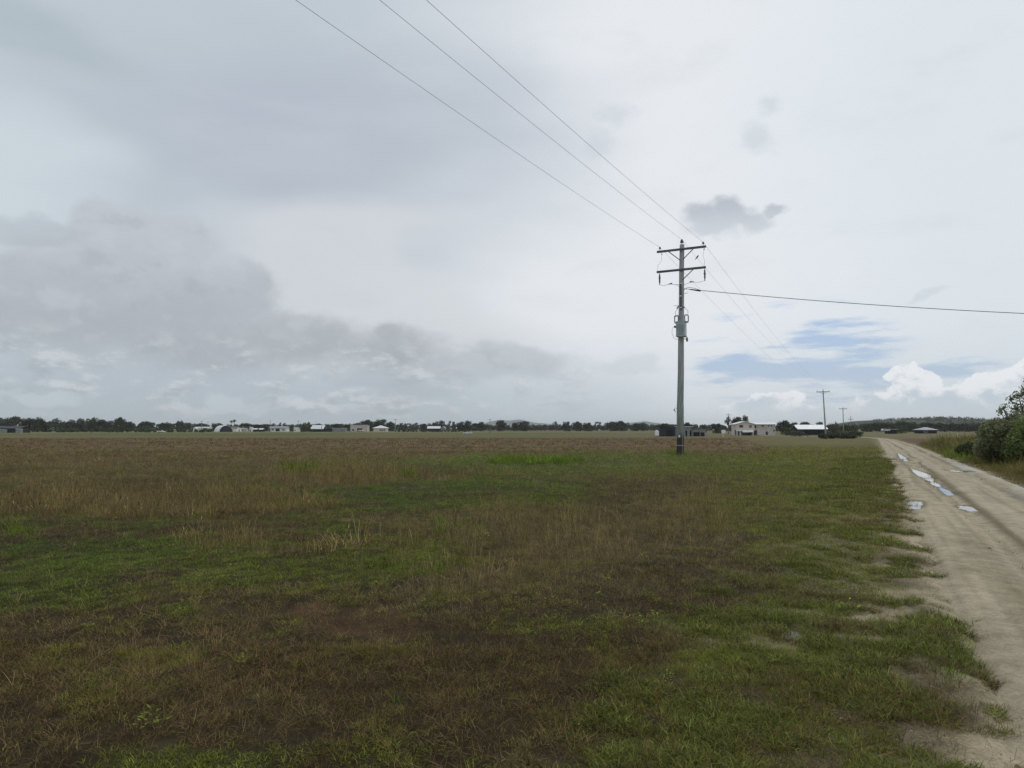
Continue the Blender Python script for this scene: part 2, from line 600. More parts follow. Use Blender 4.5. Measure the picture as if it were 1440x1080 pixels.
def ground_colour(x, y):
    px, py, G, T, B, S, n1, n2, n3, o, wx, wy = cover(x, y)
    ones = np.ones_like(x)
    c = C['soil'] * ones[..., None]
    c = mixc(c, C['brown'], sstep(.2, .7, T) * .7)
    c = mixc(c, C['dgreen'], sstep(.4, .8, G) * .3)
    c = mixc(c, C['red'], sstep(.4, .8, B) * .9)
    # further off the sheet itself carries the colour of the turf
    far = sstep(12, 40, y)
    tc = mixc(mixc(C['brown'] * 1.5 * ones[..., None], C['fgreen'], sstep(.25, .75, G)), C['stubble'], sstep(.4, .9, T) * .6)
    c = mixc(c, tc, far)
    # ploughed field left of the pole, and its weedy near edge
    left = sstep(30, -30, o + 40 + n3 * 10)
    edge = 41 + np.clip((-x - 4) * -.55, -16, 6) + n1 * 10 + n3 * 8
    fld = sstep(-3, 3, y - edge) * sstep(2, -2, x - (16 + (y - 42) * .30 + n1 * 5))
    row = vnoise(x / 9, y / 1.3, 83)
    fc = mixc(C['plough'] * ones[..., None], C['plough2'], sstep(.2, .8, row * .6 + n1 * .9 + .2))
    fc = fc * (.72 + .56 * vnoise(x / 14, y / 1.7, 88))[..., None]
    fc = mixc(fc, C['stubble'], sstep(-.02, .28, n2 * .6 + n1 * .7 + .25 * sstep(60, 30, y)))
    fc = mixc(fc, C['dgreen'] * 1.6, sstep(.1, .35, n3 * .8 + n2 * .5) * sstep(70, 30, y) * .7)
    c = mixc(c, fc, fld)
    # beyond the field: pale green strip up to the far road
    yy = y + n1 * 12 + n3 * 14
    c = mixc(c, C['plough2'] * .75, sstep(152, 160, yy) * sstep(184, 176, yy) * left)
    beyond = sstep(172, 184, yy)
    st = vnoise(x / 160, y / 16, 77) * .7 + vnoise(x / 60, y / 7, 78) * .3
    bc = mixc(C['olive'] * ones[..., None], C['fgreen'] * 1.2, sstep(.3, .7, st))
    bc = mixc(bc, C['stubble'] * .95, sstep(.5, .7, vnoise(x / 220, y / 22, 79)) * .8)
    bc = mixc(bc, C['stubble'] * .9, sstep(250, 190, yy) * .7)
    bc = mixc(bc, C['dgreen'] * 1.3, sstep(.62, .72, vnoise(x / 130, y / 9, 81)) * .7)
    bc = mixc(bc, C['dgreen'] * 1.1, sstep(.6, .75, vnoise(x / 300, y / 5, 85)) * sstep(300, 380, yy) * .6)
    bc = mixc(bc, C['olive'] * 1.35, sstep(330, 420, yy) * sstep(.4, .6, vnoise(x / 200, y / 20, 84)) * .7)
    c = mixc(c, bc, beyond)
    # grass strip between pole line and road, further on yellow green, then brown by the house
    strip = sstep(-60, -50, o) * sstep(60, 90, y) * sstep(250, 210, yy)
    yb = sstep(-36, -26, o + n1 * 6)
    sc = mixc(C['plough'] * ones[..., None], mixc(C['ygreen'] * ones[..., None], C['stubble'], sstep(.45, .65, vnoise(x / 9, y / 12, 5))), yb)
    c = mixc(c, sc, strip * sstep(-75, -62, o) * (1 - fld))
    # right of the road
    rt = sstep(ROADW + .1, ROADW + .6, o - n2)
    rc = mixc(C['stubble'] * ones[..., None], C['fgreen'], sstep(.35, .65, vnoise(x / 3, y / 5, 41)))
    rc = mixc(rc, C['plough'] * .9, sstep(72, 80, yy) * sstep(190, 175, yy))
    rc = mixc(rc, C['olive'], sstep(175, 190, yy))
    c = mixc(c, rc, rt)
    vg = sstep(-2.6, -1.0, o + n1 * 1.6 + n2) * sstep(ROADW + 1, ROADW, o) * sstep(40, 12, y)
    c = mixc(c, mixc(C['wet'] * .62 * ones[..., None], C['sand'] * .62, sstep(-.25, .22, n1 + n2 * .8 + .25 * sstep(-1.2, 0, o))), vg * .9)
    # sand of the track and its verges
    sand = mixc(C['sand'] * ones[..., None], C['wet'] * 1.5, sstep(.05, .3, n1 + n2 * .5) * sstep(10, 5, y) * .8 * sstep(.1, -.9, o))
    sand = mixc(sand, C['road'] * .94, sstep(-.5, .1, o))
    c = mixc(c, sand, S * sstep(190, 160, y))
    wetp = blobs2(wx, wy, [(1115, 892, 34, 20, 1), (930, 1010, 80, 45, .8), (1290, 960, 60, 60, .7)])
    c = mixc(c, C['wet'] * .6, np.clip(wetp, 0, 1) * .8)
    return c * (1 + n2[..., None] * .5)


# rain puddles: chains of (column, row, half width in m), measured along the ruts; the track is hollowed there
def unproject(px, py, z=0.0):
    d = Vector(((px - 720) / 1000.0, cp - (540 - py) / 1000.0 * sp, sp + (540 - py) / 1000.0 * cp))
    t = (z - EYE) / d.z
    return Vector((0, 0, EYE)) + d * t


PUDDLES = [
    ([(1263, 637.5, .06), (1266, 640, .10), (1270, 644, .15), (1275, 648, .09)], 'small far puddle in the left wheel rut of the sandy track'),
    ([(1281, 658, .05), (1286, 661, .09), (1292, 664, .14), (1299, 668, .17), (1306, 673, .12), (1310, 677, .06), (1316, 681, .11), (1322, 685, .05), (1328, 689, .10), (1337, 696, .09)], 'long bright chain of puddle water in the left wheel rut of the track'),
    ([(1354, 711, .10), (1360, 714, .13), (1367, 718, .08)], 'nearest small puddle in the middle of the sandy track'),
    ([(1286, 704.5, .13), (1287, 709, .1), (1286, 715, .07)], 'small puddle on the grassy left edge of the track'),
    ([(1336, 661.5, .16), (1346, 662.3, .22), (1358, 663.2, .18)], 'thin puddle along the far right edge of the track'),
    ([(1109, 884, .04), (1120, 890, .06), (1113, 896, .05), (1124, 899, .035)], 'small puddle among the tufts in the grass left of the track'),
]
PCH = [[(lambda p_: (p_.x, p_.y, r_))(unproject(a_, b_)) for a_, b_, r_ in ch] for ch, _ in PUDDLES]


def pud_dist(x, y, ch):
    """distance to the puddle chain over its width: under 1 inside"""
    best = np.full(np.shape(x), 9.0)
    for (ax, ay, ar), (bx, by, br) in zip(ch[:-1], ch[1:]):
        dx, dy = bx - ax, by - ay
        t = np.clip(((x - ax) * dx + (y - ay) * dy) / (dx * dx + dy * dy), 0, 1)
        best = np.minimum(best, np.hypot(x - ax - t * dx, y - ay - t * dy) / (ar + (br - ar) * t))
    return best


def pud_all(x, y):
    d = np.full(np.shape(x), 9.0)
    for ch in PCH: d = np.minimum(d, pud_dist(x, y, ch))
    return d


def micro(x, y):
    a = sstep(70, 25, np.hypot(x, y))
    z = fbm(x / .8, y / .8, 51, 3) * .075 + fbm(x / .16, y / .16, 61, 3) * .035
    o = road_off(x, y)
    t = sstep(-.3, .25, o) * sstep(ROADW + .3, ROADW - .2, o)
    pd = pud_dist(x, y, PCH[5])
    z = z * sstep(.9, 2.2, pd) - .035 * sstep(1.5, .7, pd + fbm(x / .06, y / .06, 19) * 1.2)
    return z * a * (1 - .75 * t) - .10 * t


def grow(a, b0, f, lim):
    v, s = [], b0
    while a < lim:
        a += s
        s *= f
        v.append(a)
    return v


xp = np.array(list(np.arange(-4.5, 5.5, .07)) + grow(5.5, .07, 1.032, 8600))
xm = -np.array(grow(4.5, .07, 1.032, 8600))[::-1]
xs = np.concatenate([xm, xp])
yp = np.array(list(np.arange(2.0, 11, .07)) + grow(11, .07, 1.02, 9000))
ym = 2 - np.array(grow(0, .2, 1.25, 300))[::-1]
ys = np.concatenate([ym, yp])
GX, GY = np.meshgrid(xs, ys)
GZ = zt(GX, GY) + micro(GX, GY)
nx, ny = len(xs), len(ys)
V = np.stack([GX, GY, GZ], -1).reshape(-1, 3)
ii = (np.arange(ny - 1)[:, None] * nx + np.arange(nx - 1)[None, :]).ravel()
F = np.stack([ii, ii + 1, ii + nx + 1, ii + nx], -1)


def set_col(me, rgbv):
    a = me.color_attributes.new('tint', 'FLOAT_COLOR', 'POINT')
    a.data.foreach_set('color', np.concatenate([rgbv, np.ones((len(rgbv), 1))], 1).astype(np.float32).ravel())


def soil_mat(name, fine, rough=.85, bump=.6, contrast=(.55, 1.45), spec=.25):
    m, nt, b = new_mat(name)
    q = N(nt)
    a = nt.nodes.new('ShaderNodeAttribute')
    a.attribute_name = 'tint'
    tc = nt.nodes.new('ShaderNodeTexCoord')
    n1 = q.noise(tc.outputs['Object'], fine, 6, .65)
    n2 = q.noise(tc.outputs['Object'], fine / 9, 6, .6)
    n3 = q.noise(tc.outputs['Object'], fine / 60, 5, .6)
    s = q.m('ADD', q.m('ADD', q.m('MULTIPLY', n1, .4), q.m('MULTIPLY', n2, .35)), q.m('MULTIPLY', n3, .25))
    mr = nt.nodes.new('ShaderNodeMapRange')
    mr.inputs[1].default_value, mr.inputs[2].default_value = .38, .62
    mr.inputs[3].default_value, mr.inputs[4].default_value = contrast
    nt.links.new(s, mr.inputs[0])
    c = q.vs(a.outputs['Color'], mr.outputs[0])
    nt.links.new(c, b.inputs['Base Color'])
    b.inputs['Roughness'].default_value = rough
    b.inputs['Specular IOR Level'].default_value = spec * .2
    bp = nt.nodes.new('ShaderNodeBump')
    bp.inputs['Strength'].default_value = bump
    bp.inputs['Distance'].default_value = .03
    nt.links.new(q.m('ADD', n1, q.m('MULTIPLY', n2, 2.0)), bp.inputs['Height'])
    nt.links.new(bp.outputs[0], b.inputs['Normal'])
    return m


M_ground = soil_mat('soil_and_turf', 38.0)
gme = np_mesh('ground', V, F, M_ground, True)
set_col(gme, ground_colour(GX.ravel(), GY.ravel()))
tag(link('ground', gme), 'flat farmland of patchy grass and ploughed brown soil', 'ground', kind='structure')

# ------------------------------------------------------------------ dirt track
ry = np.concatenate([np.arange(-12, 2, .5), np.arange(2, 20, .07), np.array(grow(20, .07, 1.02, 330))])
ro = np.concatenate([np.linspace(-.45, ROADW + .5, 72)])
RO, RY = np.meshgrid(ro, ry)
bend = np.where(RY > 165, (RY - 165) ** 2 * .0022, 0)
RX = RO + SL * RY + LEFT0 - bend
nn = fbm(RO / .30, RY / 2.0, 71, 4) * .65 + fbm(RX / .22, RY / .25, 72, 3) * .5
nl = fbm(RO * 2.2 + 50, RY / 5.0, 73, 4)
rut = lambda c, wd: np.exp(-((RO - c + nl * .5) / wd) ** 2)
prof = -.05 * rut(.95, .22) - .045 * rut(2.25, .24) + .02 * rut(1.6, .3)
edge = np.minimum(sstep(-.45, .1, RO + nn * .5), sstep(ROADW + .5, ROADW - .05, RO - nn * .5))
pdn = pud_all(RX, RY)
near_p = sstep(2.6, 1.4, pdn)
RZ = zt(RX, RY) + (prof + nn * .02 + .012) * (1 - near_p) - .03 * sstep(1.35, .75, pdn + fbm(RX / .16, RY / .40, 87) * 1.4) - (1 - edge * (1 - 0 * near_p)) * .13 * (1 - near_p)
V = np.stack([RX, RY, RZ], -1).reshape(-1, 3)
nx, ny = len(ro), len(ry)
ii = (np.arange(ny - 1)[:, None] * nx + np.arange(nx - 1)[None, :]).ravel()
F = np.stack([ii, ii + 1, ii + nx + 1, ii + nx], -1)
rc = C['road'] * np.ones(RX.shape + (1,))
rc = mixc(rc, C['wet'] * 1.55, np.clip(rut(1.26, .12) * 1.0 + rut(2.5, .13) * .8 + rut(.55, .1) * .45 + rut(1.9, .08) * .35 + sstep(.08, .28, nn) * .5, 0, 1) * sstep(-.28, .08, nl + .05))
rc = rc * (1 + nn[..., None] * .3 + fbm(RO / .085, RY / 3.2, 74, 3)[..., None] * .5 * sstep(60, 20, RY)[..., None])
rc = mixc(rc, C['wet'] * 1.9, sstep(12, 4, RY) * .5 * sstep(-.2, .2, nl + nn))
rc = mixc(rc, np.array((.56, .53, .48)), rut(2.85, .32) * sstep(40, 26, RY) * sstep(8, 14, RY) * sstep(-.3, .1, nl + nn) * .9)  # wet sheen along the right side, put in as a paler sand colour
rc = mixc(rc, np.array((.46, .40, .31)), rut(1.65, .28) * .4)
gcol = ground_colour(RX.ravel(), RY.ravel()).reshape(RX.shape + (3,))
rc = mixc(rc, gcol, np.clip(1 - edge, 0, 1) * .9)
rc = mixc(rc, C['wet'] * 1.5, sstep(2.6, 1.0, pdn + nn) * .8)
M_road = soil_mat('sandy_track', 42.0, .75, .6, (.66, 1.3))
rme = np_mesh('dirt_road', V, F, M_road, True)
set_col(rme, rc.reshape(-1, 3))
tag(link('dirt_road', rme), 'pale sandy farm track with wheel ruts running to the distance', 'dirt road', kind='structure')

m, nt, b = new_mat('puddle_water')
b.inputs['Base Color'].default_value = (.10, .09, .07, 1)
b.inputs['Roughness'].default_value = .03
b.inputs['Specular IOR Level'].default_value = .9
b.inputs['IOR'].default_value = 1.5
q = N(nt)
tc = nt.nodes.new('ShaderNodeTexCoord')
bp = nt.nodes.new('ShaderNodeBump')
bp.inputs['Strength'].default_value = .04
nt.links.new(q.noise(tc.outputs['Object'], 30, 2), bp.inputs['Height'])
nt.links.new(bp.outputs[0], b.inputs['Normal'])
M_water = m


for ch, (_, lab) in zip(PCH, PUDDLES):
    pts_ = np.array(ch)
    c0 = pts_[:, :2].mean(0)
    lo_, hi_ = (pts_[:, :2] - pts_[:, 2:] * 1.7).min(0), (pts_[:, :2] + pts_[:, 2:] * 1.7).max(0)
    k_ = max(pts_[:, 2].min() / 3, (hi_ - lo_).max() / 160)
    gx_, gy_ = np.meshgrid(np.arange(lo_[0], hi_[0], k_), np.arange(lo_[1], hi_[1], k_))
    ins = pud_dist(gx_, gy_, ch) < 1.5
    Vp, Fp, idx = [], [], {}
    for a_ in range(gx_.shape[0] - 1):
        for b_ in range(gx_.shape[1] - 1):
            if ins[a_, b_] and ins[a_ + 1, b_] and ins[a_, b_ + 1] and ins[a_ + 1, b_ + 1]:
                f_ = []
                for (u_, v_) in ((a_, b_), (a_, b_ + 1), (a_ + 1, b_ + 1), (a_ + 1, b_)):
                    if (u_, v_) not in idx:
                        idx[u_, v_] = len(Vp)
                        Vp.append((gx_[u_, v_] - c0[0], gy_[u_, v_] - c0[1], float(zt(0, gy_[u_, v_]) - zt(0, c0[1]))))
                    f_.append(idx[u_, v_])
                Fp.append(f_)
    o = link('puddle', np_mesh('puddle', Vp, Fp, M_water))
    o.location = (c0[0], c0[1], float(zt(0, c0[1])) - .011)
    tag(o, lab, 'puddle', 'rain puddles on and beside the track', 'structure')

# ------------------------------------------------------------------ grass
rng = np.random.default_rng(5)


def tuft_mesh(name, n, spread, h, wd, lean, material, seed, curl=1.0, head=0.0):
    """n blades: each a bent strip of three cross lines; head: chance of a small seed head"""
    r = np.random.default_rng(seed)
    Vs, Fs = [], []
    for i in range(n):
        a, d = r.uniform(0, 6.283), spread * math.sqrt(r.uniform(0, 1))
        bx, by = d * math.cos(a), d * math.sin(a)
        dirn = a + r.normal(0, .9)
        L = r.uniform(h[0], h[1])
        ln = r.uniform(lean[0], lean[1])
        dx, dy = math.cos(dirn), math.sin(dirn)
        px_, py_ = -dy, dx
        ww = wd * r.uniform(.6, 1.3)
        b0 = len(Vs)
        for j, t in enumerate((0, .4, .75, 1.0)):
            ang = ln * (1 + curl * t)
            hx = L * t * math.sin(min(ang, 2.0)) * .9
            hz = L * t * math.cos(min(ang, 1.45))
            k = (1, .85, .55, .12)[j] * ww
            cx, cy = bx + dx * hx, by + dy * hx
            Vs += [(cx - px_ * k, cy - py_ * k, hz), (cx + px_ * k, cy + py_ * k, hz)]
        for j in range(3):
            q_ = b0 + 2 * j
            Fs.append((q_, q_ + 1, q_ + 3, q_ + 2))
        if r.uniform() < head:
            tx, ty, tz = cx, cy, hz
            s = len(Vs)
            hl, hw = L * .16, ww * 2.2
            Vs += [(tx - px_ * hw, ty - py_ * hw, tz - hl * .5), (tx + px_ * hw, ty + py_ * hw, tz - hl * .5), (tx, ty, tz + hl * .6), (tx, ty, tz - hl)]
            Fs += [(s + 3, s + 1, s + 2, s)]
    me = np_mesh(name, Vs, np.array(Fs), material)
    return bpy.data.objects.new(name, me)


def leafy_mesh(name, n, rad, size, material, seed):
    """small broad-leaved weed"""
    r = np.random.default_rng(seed)
    Vs, Fs = [], []
    for i in range(n):
        a = r.uniform(0, 6.283)
        t = r.uniform(.15, 1)
        x, y, z = rad * t * math.cos(a), rad * t * math.sin(a), rad * (1.3 - t) * r.uniform(.3, 1.2)
        s = size * r.uniform(.6, 1.3)
        d = np.array([math.cos(a), math.sin(a), r.uniform(-.2, .7)])
        p = np.array([-math.sin(a), math.cos(a), 0])
        c = np.array([x, y, z])
        b0 = len(Vs)
        Vs += [c - d * s * .2, c + p * s * .35 + d * s * .4, c + d * s, c - p * s * .35 + d * s * .4]
        Fs.append((b0, b0 + 1, b0 + 2, b0 + 3))
    me = np_mesh(name, Vs, np.array(Fs), material)
    return bpy.data.objects.new(name, me)


def scatter(name, pts, scl, tint, protos, label, cat, tilt=.12):
    n = len(pts)
    gr_ = sstep(.9, 1.25, tint[:, 1] / np.maximum(tint[:, 0], 1e-4))[:, None]
    tint = tint * (np.array((1.42, 1.31, .86)) * (1 - gr_) + np.array((1.62, 1.46, .72)) * gr_)
    tint = tint * np.minimum(rng.lognormal(-.04, .26, (n, 1)), 1.55)
    cn = bpy.data.collections.new(name + '_kinds')
    for p in protos: cn.objects.link(p)
    me = bpy.data.meshes.new(name)
    me.vertices.add(n)
    me.vertices.foreach_set('co', pts.astype(np.float32).ravel())
    def att(nm, ty, data, key):
        a = me.attributes.new(nm, ty, 'POINT')
        a.data.foreach_set(key, data.ravel())
    rot = np.stack([rng.normal(0, tilt, n), rng.normal(0, tilt, n), rng.uniform(0, 6.283, n)], -1)
    att('rot', 'FLOAT_VECTOR', rot.astype(np.float32), 'vector')
    att('scl', 'FLOAT', scl.astype(np.float32), 'value')
    att('pick', 'INT', rng.integers(0, len(protos), n).astype(np.int32), 'value')
    att('tint', 'FLOAT_COLOR', np.concatenate([tint, np.ones((n, 1))], 1).astype(np.float32), 'color')
    o = link(name, me)
    g = bpy.data.node_groups.new(name + '_scatter', 'GeometryNodeTree')
    g.interface.new_socket('Geometry', in_out='INPUT', socket_type='NodeSocketGeometry')
    g.interface.new_socket('Geometry', in_out='OUTPUT', socket_type='NodeSocketGeometry')
    gi, go = g.nodes.new('NodeGroupInput'), g.nodes.new('NodeGroupOutput')
    ci = g.nodes.new('GeometryNodeCollectionInfo')
    ci.inputs['Collection'].default_value = cn
    ci.inputs['Separate Children'].default_value = True
    ci.inputs['Reset Children'].default_value = True
    ip = g.nodes.new('GeometryNodeInstanceOnPoints')
    ip.inputs['Pick Instance'].default_value = True
    def na(nm, ty):
        q_ = g.nodes.new('GeometryNodeInputNamedAttribute')
        q_.data_type = ty
        q_.inputs['Name'].default_value = nm
        return q_.outputs['Attribute']
    L = g.links.new
    L(gi.outputs[0], ip.inputs['Points'])
    L(ci.outputs[0], ip.inputs['Instance'])
    L(na('pick', 'INT'), ip.inputs['Instance Index'])
    L(na('rot', 'FLOAT_VECTOR'), ip.inputs['Rotation'])
    L(na('scl', 'FLOAT'), ip.inputs['Scale'])
    L(ip.outputs[0], go.inputs[0])
    md = o.modifiers.new('scatter', 'NODES')
    md.node_group = g
    tag(o, label, cat, kind='stuff')
    return o


def rand_pts(y0, y1, dens, margin=2.5, kx=.76):
    """random ground points, even per square metre between two distances"""
    area_w = lambda y: 2 * (kx * y + margin)
    n = int(dens * (y1 - y0) * area_w((y0 + y1) / 2))
    y = y0 + (y1 - y0) * np.sqrt(rng.uniform(0, 1, n)) if y0 < 4 else rng.uniform(y0, y1, n)
    hw = kx * y + margin
    x = rng.uniform(-1, 1, n) * hw
    keep = rng.uniform(0, 1, n) < hw / (kx * y1 + margin) if y0 >= 4 else np.ones(n, bool)
    return x[keep], y[keep]


def zones(spec):
    xs_, ys_, zs_ = [], [], []
    for y0, y1, dens, s in spec:
        x, y = rand_pts(y0, y1, dens)
        xs_.append(x); ys_.append(y); zs_.append(np.full(len(x), s))
    return np.concatenate(xs_), np.concatenate(ys_), np.concatenate(zs_)


def gz(x, y): return zt(x, y) + micro(x, y)


M_blade = blade_mat('grass_blade')
near_road = lambda o: sstep(-.5, .05, o) * sstep(ROADW + .25, ROADW - .1, o)

# low green turf
x, y, s = zones([(2.4, 5, 1150, .5), (5, 9, 560, .58), (9, 16, 260, .76), (16, 28, 105, 1.05), (28, 62, 24, 1.7)])
px, py, G, T, B, S, n1, n2, n3, o, wx, wy = cover(x, y)
nclump = fbm(x / .22, y / .26, 29, 3) + fbm(x / .9, y / 1.1, 30, 3) * sstep(8, 18, y)
p = sstep(.30, .62, G + n2 * .4 + nclump * 1.5) * (1 - .85 * sstep(.45, .8, B)) * (1 - .93 * S) + .10
p = p * (1 - near_road(o) * .985) * (1 - .9 * sstep(-.75, -.3, o + n1 * .7) * sstep(ROADW, ROADW - 1, o) * sstep(30, 22, y))
edge = 41 + np.clip((-x - 4) * -.55, -16, 6) + n1 * 10 + n3 * 8
p = p * (1 - .8 * sstep(-3, 3, y - edge) * sstep(2, -2, x - (16 + (y - 42) * .30)))
p = p * (1 - .85 * sstep(1.5, 1.0, pud_dist(x, y, PCH[5])))
k = rng.uniform(0, 1, len(x)) < p
x, y, s, n1, n2, G, o = x[k], y[k], s[k], n1[k], n2[k], G[k], o[k]
t = np.clip(.5 + n1 * .9 + rng.normal(0, .25, len(x)), 0, 1)
tint = mixc(np.array((.050, .088, .022)), np.array((.098, .132, .038)), t)
tint = mixc(tint, np.array((.125, .112, .055)), sstep(.62, .2, G + rng.normal(0, .18, len(x))) * .8)
yel = sstep(-16, -3, o) * .4 + sstep(25, 50, y) * .3
tint = mixc(tint, np.array((.135, .138, .042)), np.clip(yel, 0, .6))
tint = tint * (1 - sstep(-6, -12, o)[:, None] * np.array((.20, .06, -.06)))
turf = [tuft_mesh('turf_tuft', 26, .085, (.03, .085), .0022, (.35, 1.2), M_blade, i) for i in range(6)]
scatter('green_turf', np.stack([x, y, gz(x, y) - .004], -1), s * rng.uniform(.6, 1.35, len(x)), tint, turf, 'low creeping green turf patches between the dead grass', 'grass')

# dead brown thatch
x, y, s = zones([(2.4, 5, 300, .75), (5, 9, 200, .85), (9, 14, 130, 1.0), (14, 28, 55, 1.35), (28, 48, 16, 2.0)])
px, py, G, T, B, S, n1, n2, n3, o, wx, wy = cover(x, y)
p = sstep(.75, .3, G) * .85 * (1 - .75 * sstep(.4, .8, B)) * (1 - .95 * S) + .16 + .14 * sstep(8, 14, y)
p = p * (1 - near_road(o) * .99)
k = rng.uniform(0, 1, len(x)) < p
x, y, s, n1, T = x[k], y[k], s[k], n1[k], T[k]
t = np.clip(.42 + n1 * .8 + T * .4 + rng.normal(0, .25, len(x)), 0, 1)
tint = mixc(np.array((.064, .052, .036)), np.array((.178, .145, .098)), t)
tint = tint * (1 - sstep(7.5, 4.5, y)[:, None] * np.array((.16, .25, .26)))
dead = [tuft_mesh('dead_tuft', 26, .10, (.04, .14), .0012, (.5, 1.35), M_blade, 20 + i, curl=.6) for i in range(6)]
scatter('dead_grass', np.stack([x, y, gz(x, y) - .004], -1), s * rng.uniform(.6, 1.3, len(x)), tint, dead, 'matted dead brown grass over dark soil', 'grass', .25)

# taller dry stalks
x, y, s = zones([(3.2, 8, 34, .85), (8, 16, 26, 1.0), (16, 30, 13, 1.25), (30, 46, 4, 1.5)])
px, py, G, T, B, S, n1, n2, n3, o, wx, wy = cover(x, y)
p = sstep(.22, .85, T) * (1 - .9 * sstep(.4, .8, B)) * (1 - S) + .012
p = p * sstep(.3, -.6, o)
k = rng.uniform(0, 1, len(x)) < p
x, y, s, n1, T = x[k], y[k], s[k], n1[k], T[k]
t = np.clip(.45 + n1 * .7 + rng.normal(0, .28, len(x)), 0, 1)
tint = mixc(np.array((.092, .080, .045)), np.array((.225, .190, .125)), t)
stalk = [tuft_mesh('dry_stalks', 11, .09, (.14, .40), .0013, (.02, .34), M_blade, 40 + i, curl=.8, head=.45) for i in range(6)]
scatter('dry_grass_stalks', np.stack([x, y, gz(x, y) - .01], -1), s * (.55 + .5 * T) * rng.uniform(.7, 1.25, len(x)), tint, stalk, 'thin upright tan grass stalks gone to seed', 'grass')

# bigger grey-brown dead tussocks along the field edge
cl = [(200, 712, 290, 17, 420), (480, 668, 90, 13, 190), (330, 690, 130, 9, 120), (310, 758, 60, 12, 26), (620, 668, 110, 10, 90), (60, 690, 200, 12, 90), (450, 772, 60, 9, 12), (540, 760, 70, 9, 12)]
P_, T_ = [], []
for cx, cy, rx, ry_, n in cl:
    for i in range(n):
        a, d = rng.uniform(0, 6.283), math.sqrt(rng.uniform(0, 1))
        q_ = unproject(cx + rx * d * math.cos(a), cy + ry_ * d * math.sin(a))
        P_.append((q_.x, q_.y, gz(np.array(q_.x), np.array(q_.y)) - .02))
        T_.append(rng.choice([0, 1, 2], p=[.45, .35, .2]))
P_ = np.array(P_, dtype=float)
pal = np.array([(.120, .092, .068), (.205, .158, .100), (.095, .098, .045)])
tint = pal[np.array(T_)] * rng.uniform(.75, 1.25, (len(P_), 1))
tus = [tuft_mesh('tussock', 46, .26, (.10, .34), .0026, (.10, 1.0), M_blade, 60 + i, curl=.9, head=.15) for i in range(5)]
scatter('dead_tussocks', P_, rng.uniform(.55, 1.2, len(P_)), tint, tus, 'rank grey brown tussocks along the edge of the field', 'grass')

# green clumps and broad-leaved weeds
P_, T_, S_ = [], [], []
for cx, cy, rx, ry_, n, sc in [(425, 661, 26, 5, 40, 1.3), (575, 668, 10, 4, 10, 1.2), (750, 650, 70, 4, 110, 1.3), (1380, 640, 60, 8, 90, 1.6), (30, 745, 40, 10, 10, .7), (620, 742, 60, 12, 14, .6), (600, 790, 90, 18, 22, .5), (1215, 1010, 120, 60, 18, .28), (1340, 930, 40, 40, 8, .4), (930, 900, 200, 80, 10, .3), (420, 905, 380, 110, 30, .2), (950, 640, 14, 3, 30, .9)]:
    for i in range(n):
        a, d = rng.uniform(0, 6.283), math.sqrt(rng.uniform(0, 1))
        q_ = unproject(cx + rx * d * math.cos(a), cy + ry_ * d * math.sin(a))
        P_.append((q_.x, q_.y, float(gz(np.array(q_.x), np.array(q_.y))) - .015))
        S_.append(sc * rng.uniform(.6, 1.3))
P_ = np.array(P_, dtype=float)
tint = mixc(np.array((.045, .082, .018)), np.array((.105, .16, .035)), rng.uniform(0, 1, len(P_)))
gcl = [tuft_mesh('green_clump', 44, .15, (.12, .34), .0042, (.15, .9), M_blade, 80 + i, curl=1.0) for i in range(4)]
scatter('green_clumps', P_, np.array(S_), tint, gcl, 'taller lush green grass clumps standing out of the turf', 'grass')
x, y, s = zones([(2.6, 9, 3.4, 1.0), (9, 22, 1.0, 1.3)])
px, py, G, T, B, S, n1, n2, n3, o, wx, wy = cover(x, y)
k = (rng.uniform(0, 1, len(x)) < .25 + .5 * (n1 > 0)) & (o < -.4)
x, y, s = x[k], y[k], s[k]
tint = mixc(np.array((.062, .085, .036)), np.array((.125, .165, .05)), rng.uniform(0, 1, len(x)))
wd_ = [leafy_mesh('weed', 18 + 6 * i, .05 + .012 * i, .021, M_blade, 90 + i) for i in range(4)]
scatter('low_weeds', np.stack([x, y, gz(x, y) - .003], -1), s * rng.uniform(.5, 1.2, len(x)), tint, wd_, 'small pale green weeds dotted through the grass', 'weeds')

# creeping runners and tufts over the sandy verge
n = 70000
o_ = rng.uniform(-2.4, 1.3, n)
y = 2.6 + 34 * rng.uniform(0, 1, n) ** 1.9
x = SL * y + LEFT0 + o_
n1, n2, n6 = fbm(x / .24, y / .26, 33, 3), fbm(x / .09, y / .09, 35, 2), fbm(x / 1.1, y / 1.3, 34)
cl_ = n1 * 1.6 + n2 * .4 + n6 * .55 + .03 + .17 * sstep(7, 4, y) - .22 * sstep(-.8, .5, o_) - .15 * sstep(.4, 1.2, o_)
k = rng.uniform(0, 1, n) < sstep(.0, .09, cl_)
x, y, cl_ = x[k], y[k], cl_[k]
tint = mixc(np.array((.055, .078, .030)), np.array((.105, .122, .05)), rng.uniform(0, 1, len(x)))
brn = sstep(.05, .2, fbm(x / .5, y / .5, 36)) * .8 + (rng.uniform(0, 1, len(x)) < .15) * .5
tint = mixc(tint, np.array((.11, .088, .06)), np.clip(brn, 0, .85))
scatter('verge_grass', np.stack([x, y, gz(x, y) - .003 + .03 * (road_off(x, y) > .0)], -1), rng.uniform(.32, .62, len(x)) * (.7 + sstep(.05, .3, cl_) * .6) * (1 + y / 14), tint, turf, 'ragged grass runners creeping over the sandy verge', 'grass')

